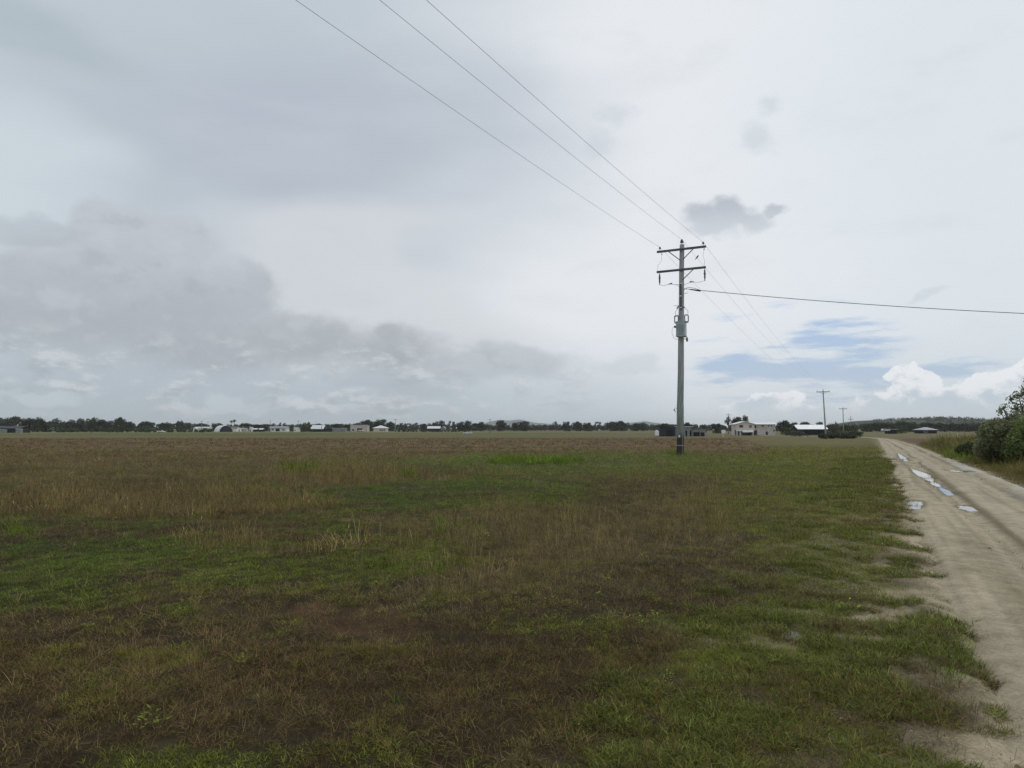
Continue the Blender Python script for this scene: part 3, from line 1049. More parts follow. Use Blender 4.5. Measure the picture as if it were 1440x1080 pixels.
# loose stones on the track and its shoulders
def stone_mesh(name, seed, material):
    r = np.random.default_rng(seed)
    bm_ = []
    for th, zz in ((0, 1), (1, .45), (1, -.35)):
        if th == 0: bm_.append((0, 0, .62)); continue
        for k_ in range(6):
            a = k_ * 1.047 + (.5 if zz < 0 else 0)
            bm_.append((math.cos(a) * r.uniform(.7, 1.1), math.sin(a) * r.uniform(.6, 1.0), zz * .55 + r.uniform(-.08, .08)))
    fs_ = [(0, 1 + k_, 1 + (k_ + 1) % 6) for k_ in range(6)]
    for k_ in range(6): fs_ += [(1 + k_, 7 + k_, 1 + (k_ + 1) % 6), (7 + k_, 7 + (k_ + 1) % 6, 1 + (k_ + 1) % 6)]
    return bpy.data.objects.new(name, np_mesh(name, bm_, [f_[::-1] for f_ in fs_], material))


n = 9000
o_ = rng.uniform(-1.2, ROADW + .5, n)
y = 2.6 + 30 * rng.uniform(0, 1, n) ** 1.8
x = SL * y + LEFT0 + o_
k = rng.uniform(0, 1, n) < sstep(-.15, .2, fbm(x / .9, y / .9, 66)) * (.25 + .75 * np.exp(-((np.abs(o_ - 1.6) - 1.55) / .5) ** 2))
k &= pud_all(x, y) > 1.9
x, y, o_ = x[k], y[k], o_[k]
rz_ = np.where(o_ > .15, zt(x, y) + .004, gz(x, y))
scatter('gravel', np.stack([x, y, rz_], -1), rng.uniform(.003, .009, len(x)) * (1 + y / 30) * (1 + 1.2 * (rng.uniform(0, 1, len(x)) < .05)), np.array((.20, .18, .165)) * rng.uniform(.6, 1.4, (len(x), 1)), [stone_mesh('stone', 200 + i, M_blade) for i in range(4)], 'loose stones and crumbs of earth on the track', 'gravel', .3)

# rank grass on the right verge below the bush
x, y, s = zones([(3, 12, 46, .7), (12, 34, 38, 1.0), (34, 75, 7, 1.6)])
o_ = road_off(x, y)
n1 = fbm(x / 1.6, y / 1.6, 43)
k = (o_ > ROADW + .1 + n1 * 1.2) & (o_ < ROADW + 14) & (rng.uniform(0, 1, len(x)) < sstep(-.35, .15, n1) * .9)
x, y, s, o_, n1 = x[k], y[k], s[k], o_[k], n1[k]
tint = mixc(np.array((.070, .078, .036)), np.array((.145, .125, .075)), np.clip(.4 + n1 * 1.2 + rng.normal(0, .22, len(x)), 0, 1))
hgt = .35 + 1.25 * sstep(0, 2.6, o_ - ROADW)
rank = [tuft_mesh('rank_tuft', 34, .14, (.16, .50), .0034, (.06, .75), M_blade, 100 + i, curl=.9, head=.1) for i in range(5)]
scatter('rank_grass', np.stack([x, y, gz(x, y) - .01], -1), s * hgt * rng.uniform(.6, 1.2, len(x)), tint, rank, 'rough olive grass on the verge right of the track', 'grass')

# clods, stubble and weeds of the ploughed field
x, y, s = zones([(26, 60, 5.0, 1.0), (60, 110, 1.6, 1.4), (110, 180, .5, 1.9)])
n1, n2, n3 = fbm(x / 2.2, y / 2.2, 3), fbm(x / .55, y / .55, 11), fbm(x / 7, y / 7, 23)
edge = 41 + np.clip((-x - 4) * -.55, -16, 6) + n1 * 10 + n3 * 8
k = (y > edge) & (x < 16 + (y - 42) * .30) & (rng.uniform(0, 1, len(x)) < .25 + sstep(-.1, .25, n1) * .75)
x, y, s, n1, n3 = x[k], y[k], s[k], n1[k], n3[k]
r_ = rng.uniform(0, 1, len(x))
tint = np.where((r_ < .45)[:, None], np.array((.175, .125, .088)), np.where((r_ < .8)[:, None], np.array((.082, .058, .042)), np.array((.10, .115, .05)))) * rng.uniform(.8, 1.2, (len(x), 1))
scatter('field_stubble', np.stack([x, y, gz(x, y) - .01], -1), s * rng.uniform(.5, 1.1, len(x)), tint, [tuft_mesh('stubble', 26, .22, (.05, .22), .009, (.2, 1.1), M_blade, 120 + i, curl=.7) for i in range(5)], 'dry weeds and stubble strewn over the ploughed brown field', 'stubble')

# ------------------------------------------------------------------ foliage shapes
def leaf_cloud(lobes, n, size, seed, fill=.55, flat=1.0):
    """n leaf faces spread through the outer part of a set of lobes (x, y, z, r)"""
    r = np.random.default_rng(seed)
    lb = np.array(lobes, dtype=float)
    wgt = lb[:, 3] ** 2
    pick = r.choice(len(lb), n, p=wgt / wgt.sum())
    d = r.normal(size=(n, 3))
    d /= np.linalg.norm(d, axis=1)[:, None]
    rad = lb[pick, 3] * (1 - fill * r.uniform(0, 1, n) ** 1.5) * r.uniform(.9, 1.08, n)
    c = lb[pick, :3] + d * rad[:, None] * np.array([1, 1, flat])
    nrm = d + r.normal(size=(n, 3)) * .7
    nrm /= np.linalg.norm(nrm, axis=1)[:, None]
    a = np.cross(nrm, r.normal(size=(n, 3)))
    a /= np.linalg.norm(a, axis=1)[:, None]
    b = np.cross(nrm, a)
    s = (size * r.uniform(.55, 1.35, n))[:, None]
    V = np.stack([c - a * s * .5, c + b * s * .32, c + a * s * .5, c - b * s * .32], 1).reshape(-1, 3)
    F = np.arange(4 * n).reshape(n, 4)
    return V, F


def crown_lobes(kind, seed):
    """lobes of a crown that stands 1 high (from .25 up) and about 1 wide"""
    r = np.random.default_rng(seed)
    L = []
    if kind == 'dome':
        for i in range(16):
            a, d = r.uniform(0, 6.28), .52 * math.sqrt(r.uniform(0, 1))
            L.append((d * math.cos(a), d * math.sin(a) * .8, .50 + .30 * math.sqrt(max(0, 1 - (d / .56) ** 2)) * r.uniform(.3, 1.0), r.uniform(.13, .2)))
        for i in range(7):
            a = i * .9 + r.uniform(-.3, .3)
            L.append((.34 * math.cos(a), .3 * math.sin(a), r.uniform(.12, .36), r.uniform(.14, .19)))
    elif kind == 'round':
        for i in range(12):
            a, d = r.uniform(0, 6.28), .36 * math.sqrt(r.uniform(0, 1))
            L.append((d * math.cos(a), d * math.sin(a), r.uniform(.32, .82), r.uniform(.13, .2)))
        L.append((r.uniform(-.1, .1), 0, .82, .17))
        for i in range(6):
            a = i * 1.05
            L.append((.24 * math.cos(a), .24 * math.sin(a), r.uniform(.10, .26), r.uniform(.13, .18)))
    elif kind == 'open':
        for i in range(9):
            a, d = r.uniform(0, 6.28), .44 * math.sqrt(r.uniform(.1, 1))
            L.append((d * math.cos(a), d * math.sin(a), r.uniform(.45, .9), r.uniform(.09, .15)))
    elif kind == 'tall':
        for i in range(10):
            z = .25 + .68 * i / 9
            a, d = r.uniform(0, 6.28), .2 * r.uniform(.2, 1) * (1.15 - z)
            L.append((d * math.cos(a), d * math.sin(a), z, (.17 - .09 * z) * r.uniform(.8, 1.2)))
    elif kind == 'bush':
        for i in range(12):
            a, d = r.uniform(0, 6.28), .42 * math.sqrt(r.uniform(0, 1))
            L.append((d * math.cos(a), d * math.sin(a), r.uniform(.1, .72) * (1.15 - d), r.uniform(.16, .24)))
    return L


M_leaf = {
    'dark': leaf_mat('leaf_dark', (.082, .098, .050), (.034, .043, .026), scale=.25),
    'grey': leaf_mat('leaf_grey_green', (.105, .112, .070), (.048, .054, .038), scale=.25),
    'green': leaf_mat('leaf_green', (.095, .125, .046), (.040, .058, .024), scale=.3),
    'brown': leaf_mat('leaf_brown_green', (.115, .098, .068), (.055, .050, .038), scale=.25),
}
M_bark = mat('bark', (.16, .135, .11), (.07, .06, .05), .9, 3.0, stretch=(4, 4, .6))
M_palebark = mat('pale_bark', (.42, .39, .34), (.24, .22, .19), .8, 2.0)
CROWNS = {}
for k_, n_ in dict(dome=2000, round=1500, open=620, tall=700, bush=1000).items():
    for i in range(3):
        lo_ = crown_lobes(k_, 300 + i * 7 + n_)
        CROWNS[k_, i] = leaf_cloud(lo_, n_, .085 if k_ != 'open' else .07, 900 + i + n_)


def trunk_mb(kind, seed):
    r = random.Random(seed)
    m_ = MB()
    top = .62 if kind != 'bush' else .35
    pts = [(0, 0, -.03), (r.uniform(-.02, .02), 0, .2), (r.uniform(-.03, .03), r.uniform(-.02, .02), .42), (0, 0, top)]
    m_.tube(pts, [.034, .026, .02, .012], 6)
    if kind != 'tall':
        for i in range(5):
            a = i * 1.256 + r.uniform(-.4, .4)
            z0 = r.uniform(.22, .42) if kind != 'bush' else .08
            m_.tube([(0, 0, z0), (.14 * math.cos(a), .14 * math.sin(a), z0 + .15), (.3 * math.cos(a), .26 * math.sin(a), z0 + .3)], [.016, .012, .006], 5)
    return m_


TREE_ME = {}


def tree(px, top, width, d, kind, leaf, name, label, bark=None, base=None, group=None, cat='tree'):
    """a tree whose top shows at picture row top, width in picture columns, standing d metres off"""
    p = at(px, d)
    if base is not None: p.z = base
    h = EYE + (604 - top) / 1000 * d - p.z
    wd = width / 1000 * d
    v = random.randrange(3)
    key = (kind, v, leaf)
    if key not in TREE_ME:
        TREE_ME[key] = np_mesh('crown', *CROWNS[kind, v], M_leaf[leaf])
        TREE_ME[key, 't'] = np_mesh('trunk', *(lambda t: (t.V, t.F))(trunk_mb(kind, v)), bark or M_bark)
    e = empty(name, p, random.uniform(-.5, .5))
    cv = CROWNS[kind, v][0]
    kw = float(np.percentile(cv[:, 0], 98.5) - np.percentile(cv[:, 0], 1.5))
    kh = float(np.percentile(cv[:, 2], 99))
    e.scale = (wd / kw, wd / kw, h / kh)
    link('crown', TREE_ME[key], e)
    t = link('trunk', TREE_ME[key, 't'] if not bark else np_mesh('trunk', *(lambda t: (t.V, t.F))(trunk_mb(kind, v)), bark), e)
    tag(e, label, cat, group)
    return e


# ------------------------------------------------------------------ materials of built things
M_wood = None
m, nt, b = new_mat('weathered_hazed_pole')
q = N(nt)
tc = nt.nodes.new('ShaderNodeTexCoord')
mp = nt.nodes.new('ShaderNodeMapping')
mp.inputs['Scale'].default_value = (14, 14, .9)
nt.links.new(tc.outputs['Object'], mp.inputs[0])
gr = q.noise(mp.outputs[0], 1.6, 6, .65)
bl = q.noise(tc.outputs['Object'], .8, 4, .6)
sz = nt.nodes.new('ShaderNodeSeparateXYZ')
nt.links.new(tc.outputs['Object'], sz.inputs[0])
zz = q.m('ADD', sz.outputs[2], q.m('MULTIPLY', q.m('SUBTRACT', bl, .5), 1.4))
c = q.mix(q.ss(zz, 2.0, 8.0), (.31, .34, .305), (.52, .535, .53))  # paler upward: sky reflection and haze put into the weathered timber colour
c = q.mix(q.ss(zz, 1.45, .95), c, (.085, .070, .056))
c = q.mix(q.ss(gr, .40, .66), q.vs(c, .6), c)
nt.links.new(c, b.inputs['Base Color'])
b.inputs['Roughness'].default_value = .85
b.inputs['Specular IOR Level'].default_value = .2
bp = nt.nodes.new('ShaderNodeBump')
bp.inputs['Strength'].default_value = .5
bp.inputs['Distance'].default_value = .02
nt.links.new(gr, bp.inputs['Height'])
nt.links.new(bp.outputs[0], b.inputs['Normal'])
M_pole = m
M_arm = mat('dark_hardwood', (.165, .155, .165), (.095, .09, .098), .8, 2.5, stretch=(.6, 8, 8))
M_galv = mat('galvanised_steel', (.30, .33, .35), (.20, .22, .24), .5, 5, metal=.4)
M_tank = mat('grey_enamel', (.50, .53, .55), (.42, .45, .47), .45, 3)
M_porc = mat('brown_porcelain', (.10, .085, .085), (.06, .05, .05), .25, 6, spec=.5)
M_wire = mat('aluminium_wire', (.42, .43, .44), (.34, .35, .36), .5, 20, metal=.3)
M_black = mat('black_cable', (.030, .031, .033), (.02, .02, .02), .6, 10)
M_white = mat('white_paint', (.84, .83, .80), (.72, .71, .68), .6, 2.0)
M_cream = mat('cream_board', (.70, .61, .545), (.60, .52, .465), .7, 1.5, stretch=(1, 1, 6))
M_cream2 = mat('weathered_cream_wall', (.60, .535, .47), (.44, .39, .345), .75, 1.0)
M_roofw = mat('pale_tin_roof', (.80, .81, .82), (.68, .69, .70), .4, 1.2, metal=.1)
M_roofg = mat('grey_tin_roof', (.36, .37, .38), (.26, .27, .28), .5, 1.2, metal=.1)
M_roofb = mat('rusty_tin_roof', (.22, .19, .17), (.14, .12, .11), .6, 1.0)
M_shade = mat('interior_shade_paint', (.018, .018, .02), (.012, .012, .013), .9, 2)  # near-black colour standing in for shade in open bays and under roofs
M_glass = mat('window_glass', (.03, .035, .04), (.02, .022, .026), .12, 3, spec=.6)
M_navy = mat('navy_steel', (.028, .032, .046), (.02, .022, .032), .55, 1.5)
M_greyw = mat('grey_sheet_wall', (.27, .28, .28), (.19, .20, .20), .6, 1.5)
M_rubber = mat('tyre_rubber', (.02, .02, .02), (.014, .014, .014), .8, 8)
M_brick = mat('faded_brick', (.26, .17, .13), (.18, .12, .10), .8, 6)

# ------------------------------------------------------------------ main power pole
U = Vector((SL, 1, 0)).normalized()            # along the line of poles
PERP = Vector((U.y, -U.x, 0))
ARM_RZ = math.atan2(PERP.y, PERP.x)
D1 = 41.7
PB = at(955.6, D1)
PB.z = float(gz(np.array(PB.x), np.array(PB.y))) - .05
LEAN = .30


def pole_x(z): return LEAN * (z / 12.5) ** 1.0


pole = empty('power_pole', PB, ARM_RZ)
tag(pole, 'tall grey green timber power pole with two crossarms and a transformer, nearest of all', 'power pole', 'power poles beside the track')
mb = MB()
zs_ = [-.4, 0, .5, 1.2, 2.2, 3.0, 3.02, 5, 7, 9, 11, 12.5]
rs_ = [.22, .215, .21, .208, .206, .203, .193, .18, .168, .155, .143, .135]
mb.tube([(pole_x(max(z, 0)) + .012 * math.sin(z * 1.7), .01 * math.sin(z * 1.1), z) for z in zs_], rs_, 14)
mb.build('pole_shaft', M_pole, pole, True)
mb = MB()
mb.tube([(pole_x(.62), 0, .60), (pole_x(.66), 0, .66)], [.222, .222], 14)
mb.build('steel_band', M_galv, pole, True)
mb = MB()
mb.box(pole_x(1.2) - .05, pole_x(1.2) + .05, -.216, -.206, 1.10, 1.24)
mb.build('number_plate', M_white, pole)


def insulator(parent, x, z, y=0, h=.26, r=.1, hang=False, name='pin_insulator'):
    m_ = MB()
    if hang:
        prof = [(.02, 0), (.02, -.08), (r * .8, -.1), (r * .8, -.16), (.04, -.2), (r, -.26), (r, -.34), (.04, -.4), (r * .9, -.46), (r * .7, -.56), (.03, -.6), (.02, -.72)]
        m_.tube([(x, y, z + b_) for a_, b_ in prof], [a_ for a_, b_ in prof], 10)
    else:
        prof = [(.018, 0), (.018, h * .35), (r * 1.0, h * .40), (r * .9, h * .52), (r * .5, h * .60), (r * .85, h * .68), (r * .6, h * .8), (r * .5, h * .9), (r * .3, h)]
        m_.tube([(x, y, z + b_) for a_, b_ in prof], [a_ for a_, b_ in prof], 10)
    return m_.build(name, M_porc, parent, True)


ARM = 1.45
TOPZ, A1, A2 = 12.5, 12.18, 10.96
x1, x2 = pole_x(A1), pole_x(A2)
for zc, xc in ((A1, x1), (A2, x2)):
    mb = MB()
    mb.box(xc - ARM, xc + ARM, -.235, -.125, zc - .062, zc + .062)
    arm = mb.build('crossarm', M_arm, pole, bevel=.01)
    mb = MB()
    mb.tube([(xc, -.26, zc), (xc, .17, zc)], .02, 6)
    mb.build('bolt', M_galv, arm)


def brace(xa, za, xb, zb):
    m_ = MB()
    a, b_ = Vector((xa, -.25, za)), Vector((xb, -.19, zb))
    m_.tube([a, b_], .028, 5)
    m_.build('brace', M_arm, pole)


brace(x1 - .72, A1 - .08, x1 - .10, A1 - .62)
brace(x1 + .72, A1 - .08, x1 + .10, A1 - .62)
brace(x2 + .72, A2 - .08, x2 + .08, A2 - .62)
PINS = [(x1 - ARM + .18, A1 + .085), (pole_x(TOPZ), TOPZ), (x1 + ARM - .16, A1 + .085)]
insulator(pole, PINS[0][0], PINS[0][1], -.18, .22, .075)
insulator(pole, PINS[1][0], PINS[1][1] - .02, 0, .34, .12)
insulator(pole, PINS[2][0], PINS[2][1], -.18, .22, .075)
for sx_ in (-1, 1):
    insulator(pole, x2 + sx_ * (ARM - .07) - (0 if sx_ > 0 else -.1), A2 - .08, -.18, hang=True, r=.06, name='fuse_insulator')
    # drop lead from the line to the fuse, and from the fuse to the transformer
    mb = MB()
    xf = x2 + sx_ * (ARM - .07)
    xt = PINS[0 if sx_ < 0 else 2][0] + (.12 if sx_ < 0 else .05)
    mb.tube([(xt, -.2, A1 - .1), (xt - sx_ * .02 - .03, -.26, A1 - .55), (xf + .02, -.26, A2 + .35), (xf, -.2, A2 + .02)], .008, 5)
    mb.build('drop_lead', M_wire, pole)
    mb = MB()
    mb.tube([(xf - (0 if sx_ > 0 else -.1), -.18, A2 - .78), (xf - sx_ * .35, -.22, A2 - .86), (xf - sx_ * .75, -.22, A2 - .80), (x2 + sx_ * .22, -.2, A2 - .9), (x2 + sx_ * .12, -.2, A2 - 1.0)], .011, 5)
    mb.build('drop_lead', M_wire, pole)
    mb = MB()
    mb.tube([(x2 + sx_ * .76, -.22, A2 - .80), (x2 + sx_ * .52, -.22, A2 - .78)], [.02, .045], 6)
    mb.build('line_clamp', M_porc, pole)
    mb = MB()
    mb.tube([(xt, -.2, A1 - .09), (xt, -.2, A1 - .2)], [.015, .035], 6)
    mb.build('hanging_clamp', M_porc, pole)
# cable box strip and pale clips on the face, step pegs
mb = MB()
mb.box(pole_x(9.3) - .05, pole_x(9.3) + .06, -.185, -.15, 8.55, 10.2)
cvr = mb.build('cable_cover', M_arm, pole)
for z in (10.15, 9.4, 8.72):
    mb = MB()
    mb.box(pole_x(z) - .07, pole_x(z) + .07, -.2, -.18, z - .03, z + .03)
    mb.build('clip', M_white, cvr)
for z, sx_ in ((10.12, -1), (9.55, 1), (8.86, -1), (8.2, -1)):
    mb = MB()
    xx = pole_x(z)
    mb.tube([(xx + sx_ * .1, -.05, z), (xx + sx_ * .40, -.1, z), (xx + sx_ * .41, -.1, z + .05)], .012, 5)
    mb.build('step_peg', M_galv, pole)
# transformer
xt = pole_x(7.5) + .10
mb = MB()
mb.box(xt - .27, xt + .27, -.60, -.17, 6.93, 7.80)
tank = mb.build('transformer', M_tank, pole, bevel=.04)
mb = MB()
mb.box(xt - .25, xt + .31, -.62, -.15, 7.80, 7.86)
mb.build('lid', M_tank, tank, bevel=.01)
mb = MB()
mb.box(xt - .285, xt + .285, -.615, -.165, 6.97, 7.02)
mb.build('base_rim', M_tank, tank, bevel=.01)
for i in range(5):
    mb = MB()
    xx = xt - .2 + .1 * i
    mb.box(xx - .012, xx + .012, -.66, -.602, 7.08, 7.7)
    mb.build('cooling_fin', M_tank, tank)
for sx_ in (-1, 1):
    mb = MB()
    a = xt + sx_ * .19
    b_ = xt + sx_ * .40
    lo, hi = 7.83, 8.24
    mb.tube([(a, -.3, lo), (a, -.3, hi - .04), (a + sx_ * .03, -.3, hi), (b_ - sx_ * .03, -.3, hi - .02), (b_, -.3, hi - .06), (b_, -.3, lo + .02)], .036, 6)
    mb.box(min(a, b_), max(a, b_), -.35, -.25, lo - .06, lo + .03)
    mb.build('mounting_frame', M_galv, pole)
for sx_ in (-1, 1):
    mb = MB()
    mb.tube([(pole_x(8.9) + sx_ * .14, -.12, 8.75), (xt + sx_ * .36, -.2, 8.5), (xt + sx_ * .36, -.22, 8.2)], .014, 5)
    mb.tube([(pole_x(8.9) + sx_ * .13, -.12, 8.82), (pole_x(8.9) + sx_ * .24, -.16, 8.68)], [.05, .03], 6)
    mb.build('bushing_lead', M_wire, pole)
mb = MB()
mb.tube([(xt - .27, -.4, 7.56), (xt - .36, -.4, 7.56)], .055, 8)
mb.tube([(xt - .36, -.4, 7.5), (xt - .36, -.4, 7.62)], [.05, .07], 8)
mb.build('low_voltage_bushing', M_porc, tank, True)
mb = MB()
mb.tube([(xt - .38, -.4, 7.58), (xt - .52, -.4, 7.5), (xt - .55, -.4, 7.2), (xt - .44, -.36, 6.88), (xt - .1, -.26, 6.76), (xt + .1, -.22, 6.74)], .010, 5)
mb.build('looping_lead', M_wire, tank)
mb = MB()
mb.tube([(pole_x(6.9) + .15, -.05, 6.86), (pole_x(6.9) + .36, -.05, 6.86)], .018, 6)
mb.lathe([(.02, -.16), (.05, -.1), (.065, -.02), (.045, .04), (.06, .08), (.02, .12)], (pole_x(6.9) + .36, -.05, 6.84))
mb.build('side_insulator', M_porc, pole, True)
mb = MB()
mb.tube([(pole_x(2.7) - .17, -.1, 2.78), (pole_x(2.7) - .30, -.12, 2.82), (pole_x(2.7) - .34, -.12, 2.70), (pole_x(2.7) - .24, -.12, 2.55)], .013, 5)
mb.box(pole_x(2.7) - .36, pole_x(2.7) - .29, -.15, -.09, 2.64, 2.74)
mb.build('hook', M_galv, pole)
mb = MB()
mb.tube([(pole_x(1) + .15, -.16, -.1), (pole_x(3) + .145, -.15, 3.0), (pole_x(4.6) + .135, -.14, 4.6), (pole_x(6.7) + .12, -.12, 6.7)], .012, 5)
mb.build('earth_wire', M_wire, pole)


# ------------------------------------------------------------------ the other poles of the line and in the distance
def plain_pole(px, d, top, arms, label, armw=2.7, r=.15, rz=None, base=None, group='power poles beside the track', lean=0.0, pins=True, armdz=(.35, 1.5)):
    p = at(px, d)
    if base is not None: p.z = base
    H = EYE + (604 - top) / 1000 * d - p.z
    e = empty('power_pole', p, ARM_RZ if rz is None else rz)
    tag(e, label, 'power pole', group)
    m_ = MB()
    m_.tube([(0, 0, -.3), (lean * .3, 0, H * .3), (lean, 0, H)], [r * 1.15, r, r * .72], 8)
    m_.build('pole_shaft', M_pole, e, True)
    for i in range(arms):
        z = H - armdz[i]
        m_ = MB()
        m_.box(lean - armw / 2, lean + armw / 2, -r - .1, -r + .02, z - .08, z + .08)
        m_.tube([(lean - armw * .25, -r - .04, z - .06), (lean, -r, z - .5)], .03, 4)
        m_.tube([(lean + armw * .25, -r - .04, z - .06), (lean, -r, z - .5)], .03, 4)
        m_.build('crossarm', M_arm, e)
    if arms and pins:
        for xx in (-armw * .45, armw * .45):
            insulator(e, lean + xx, H - armdz[0] + .08, -r - .04, .24, .08)
    if arms: insulator(e, lean, H - .02, 0, .3, .1)
    return e, p, H


P2, p2, H2 = plain_pole(1161, 167, 549, 1, 'second timber pole along the track, standing before the long dark hedge', armw=2.9, r=.17, lean=-.35)
P3, p3, H3 = plain_pole(1186, 261, 573.5, 1, 'third pole of the track line, behind the round green bushes', armw=2.7, r=.17)
P4, p4, H4 = plain_pole(1196.5, 343, 585.5, 1, 'farthest and smallest pole of the track line, rising over a bush', armw=2.0, r=.16, armdz=(1.4, 2))
far = 'distant power poles across the field'
plain_pole(1024.5, 400, 582, 2, 'distant pole with two crossarms left of the two storey house', 2.6, .18, 0, group=far, armdz=(.6, 2.0))
plain_pole(283.5, 640, 592, 1, 'distant pole in front of the long white shed', 2.2, .2, 0, group=far)
plain_pole(380, 560, 590.7, 0, 'tall bare distant pole just left of the low white farmhouse', r=.24, group=far)
plain_pole(420, 640, 591.5, 1, 'distant pole with a crossarm beside the broad green bush', 2.4, .22, 0, group=far)
plain_pole(444.3, 660, 592.5, 0, 'thin distant pole rising behind the white tin roof', r=.2, group=far)
plain_pole(452.3, 560, 596.5, 0, 'short pole standing in front of the white tin roofed shed', r=.22, group=far)
plain_pole(556.2, 520, 589.3, 1, 'distant pole with crossarm to the right of the hip roofed house', 2.4, .2, 0, group=far)
plain_pole(689.2, 470, 589.3, 1, 'distant pole before the hazy mountain, right of the white utility', 1.5, .18, 0, group=far)
plain_pole(269.5, 700, 593, 0, 'thin distant pole left of the long white shed', r=.18, group=far)
plain_pole(292.5, 720, 593, 1, 'thin distant pole right behind the long white shed', 1.6, .18, 0, group=far)


# ------------------------------------------------------------------ wires
def span(a, b, sag, n=26):
    return [Vector(a).lerp(Vector(b), i / n) - Vector((0, 0, 4 * sag * (i / n) * (1 - i / n))) for i in range(n + 1)]


def pole_pt(P_, H_, lx, z, ly=-.19):
    return P_.matrix_world @ Vector((lx, ly, z)) if False else Vector(P_.location) + PERP * lx + Vector((PERP.y, -PERP.x, 0)) * (-ly) * -1 + Vector((0, 0, z))


def pin_pos(loc, lx, z, ly=-.18):
    c_, s_ = math.cos(ARM_RZ), math.sin(ARM_RZ)
    return Vector((loc.x + lx * c_ - ly * s_, loc.y + lx * s_ + ly * c_, loc.z + z))


back = PB - U * 120
for i, (lab, ly) in enumerate((('power line wire on the left end of the upper crossarm', -.18), ('power line wire over the pole top insulator', 0), ('power line wire on the right end of the upper crossarm', -.18))):
    a = pin_pos(PB, PINS[i][0], PINS[i][1] + (.3 if i == 1 else .18), ly)
    off = (-1.27, 0, 1.29)[i]
    b0 = Vector((back.x, back.y, 0)) + PERP * off + Vector((0, 0, a.z))
    q2 = pin_pos(p2, -.35 + (-1.3, 0, 1.3)[i], H2 - .35 + (.25 if i != 1 else .6))
    q3 = pin_pos(p3, (-1.2, 0, 1.2)[i], H3 - .35 + (.25 if i != 1 else .6))
    q4 = pin_pos(p4, (-.9, 0, .9)[i], H4 - 1.4 + (.25 if i != 1 else 1.6))
    m_ = MB()
    m_.tube(span(b0, a, 1.75, 40)[:-1] + span(a, q2, 1.3)[:-1] + span(q2, q3, .7, 12)[:-1] + span(q3, q4, .5, 10), .0064, 5)
    tag(m_.build('power_line', M_wire), lab + ', running over the field', 'wire', 'power line wires')
    if i == 1:
        bird_at = span(a, q2, 1.3)[0].lerp(span(a, q2, 1.3)[1], 1.0)
        for k_ in range(1, 4):
            pass
        SPAN_MID = (a, q2)
a = pin_pos(PB, pole_x(9.84) + .16, 9.84, -.05)
b0 = Vector((47, 33, 6.55))
m_ = MB()
m_.tube(span(a, b0, .62, 36), .017, 6)
cab = tag(m_.build('service_cable', M_black), 'thick dark service cable slung from the pole over the track', 'cable')
m_ = MB()
d_ = (b0 - a).normalized()
m_.tube([a + d_ * .35 - Vector((0, 0, .03)), a + d_ * .95 - Vector((0, 0, .09))], [.03, .05], 6)
m_.build('dead_end_clamp', M_black, cab)
m_ = MB()
m_.tube([a + Vector((-.02, 0, -.1)), a + d_ * .2 + Vector((0, 0, .1)), a + d_ * .6 + Vector((0, 0, .05)), a + d_ * .95 - Vector((0, 0, .06))], .014, 5)
m_.build('tail_loop', M_black, cab)

# bird on the middle wire just past the pole
sp_ = span(*SPAN_MID, 1.3, 200)
bp_ = min(sp_[1:40], key=lambda v: abs((720 + 1000 * v.x / (v.y * cp + (v.z - EYE) * sp)) - 980))
bird = empty('bird', bp_ + Vector((0, 0, .008)), R(20))
tag(bird, 'small dark bird perched on the wire just beyond the pole top', 'bird')
m_ = MB()
m_.tube([(-.10, 0, -.05), (-.06, 0, .0), (-.01, 0, .06), (.035, 0, .115), (.06, 0, .155), (.085, 0, .178), (.108, 0, .182), (.128, 0, .178)], [.006, .03, .05, .046, .034, .034, .018, .003], 8)
m_.tube([(-.07, 0, 0), (-.13, 0, -.07), (-.18, 0, -.13)], [.026, .02, .012], 6)
m_.tube([(0, .015, .03), (0, .015, 0)], .006, 5).tube([(0, -.015, .03), (0, -.015, 0)], .006, 5)
m_.build('body', M_black, bird, True)


# ------------------------------------------------------------------ buildings
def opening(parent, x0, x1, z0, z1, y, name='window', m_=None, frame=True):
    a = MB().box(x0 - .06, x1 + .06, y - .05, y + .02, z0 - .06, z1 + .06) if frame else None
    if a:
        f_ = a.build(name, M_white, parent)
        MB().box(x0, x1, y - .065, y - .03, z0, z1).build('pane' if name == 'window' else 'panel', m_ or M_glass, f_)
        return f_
    return MB().box(x0, x1, y - .05, y + .02, z0, z1).build(name, m_ or M_shade, parent)  # without a frame: a solid dark panel painted as the shade inside


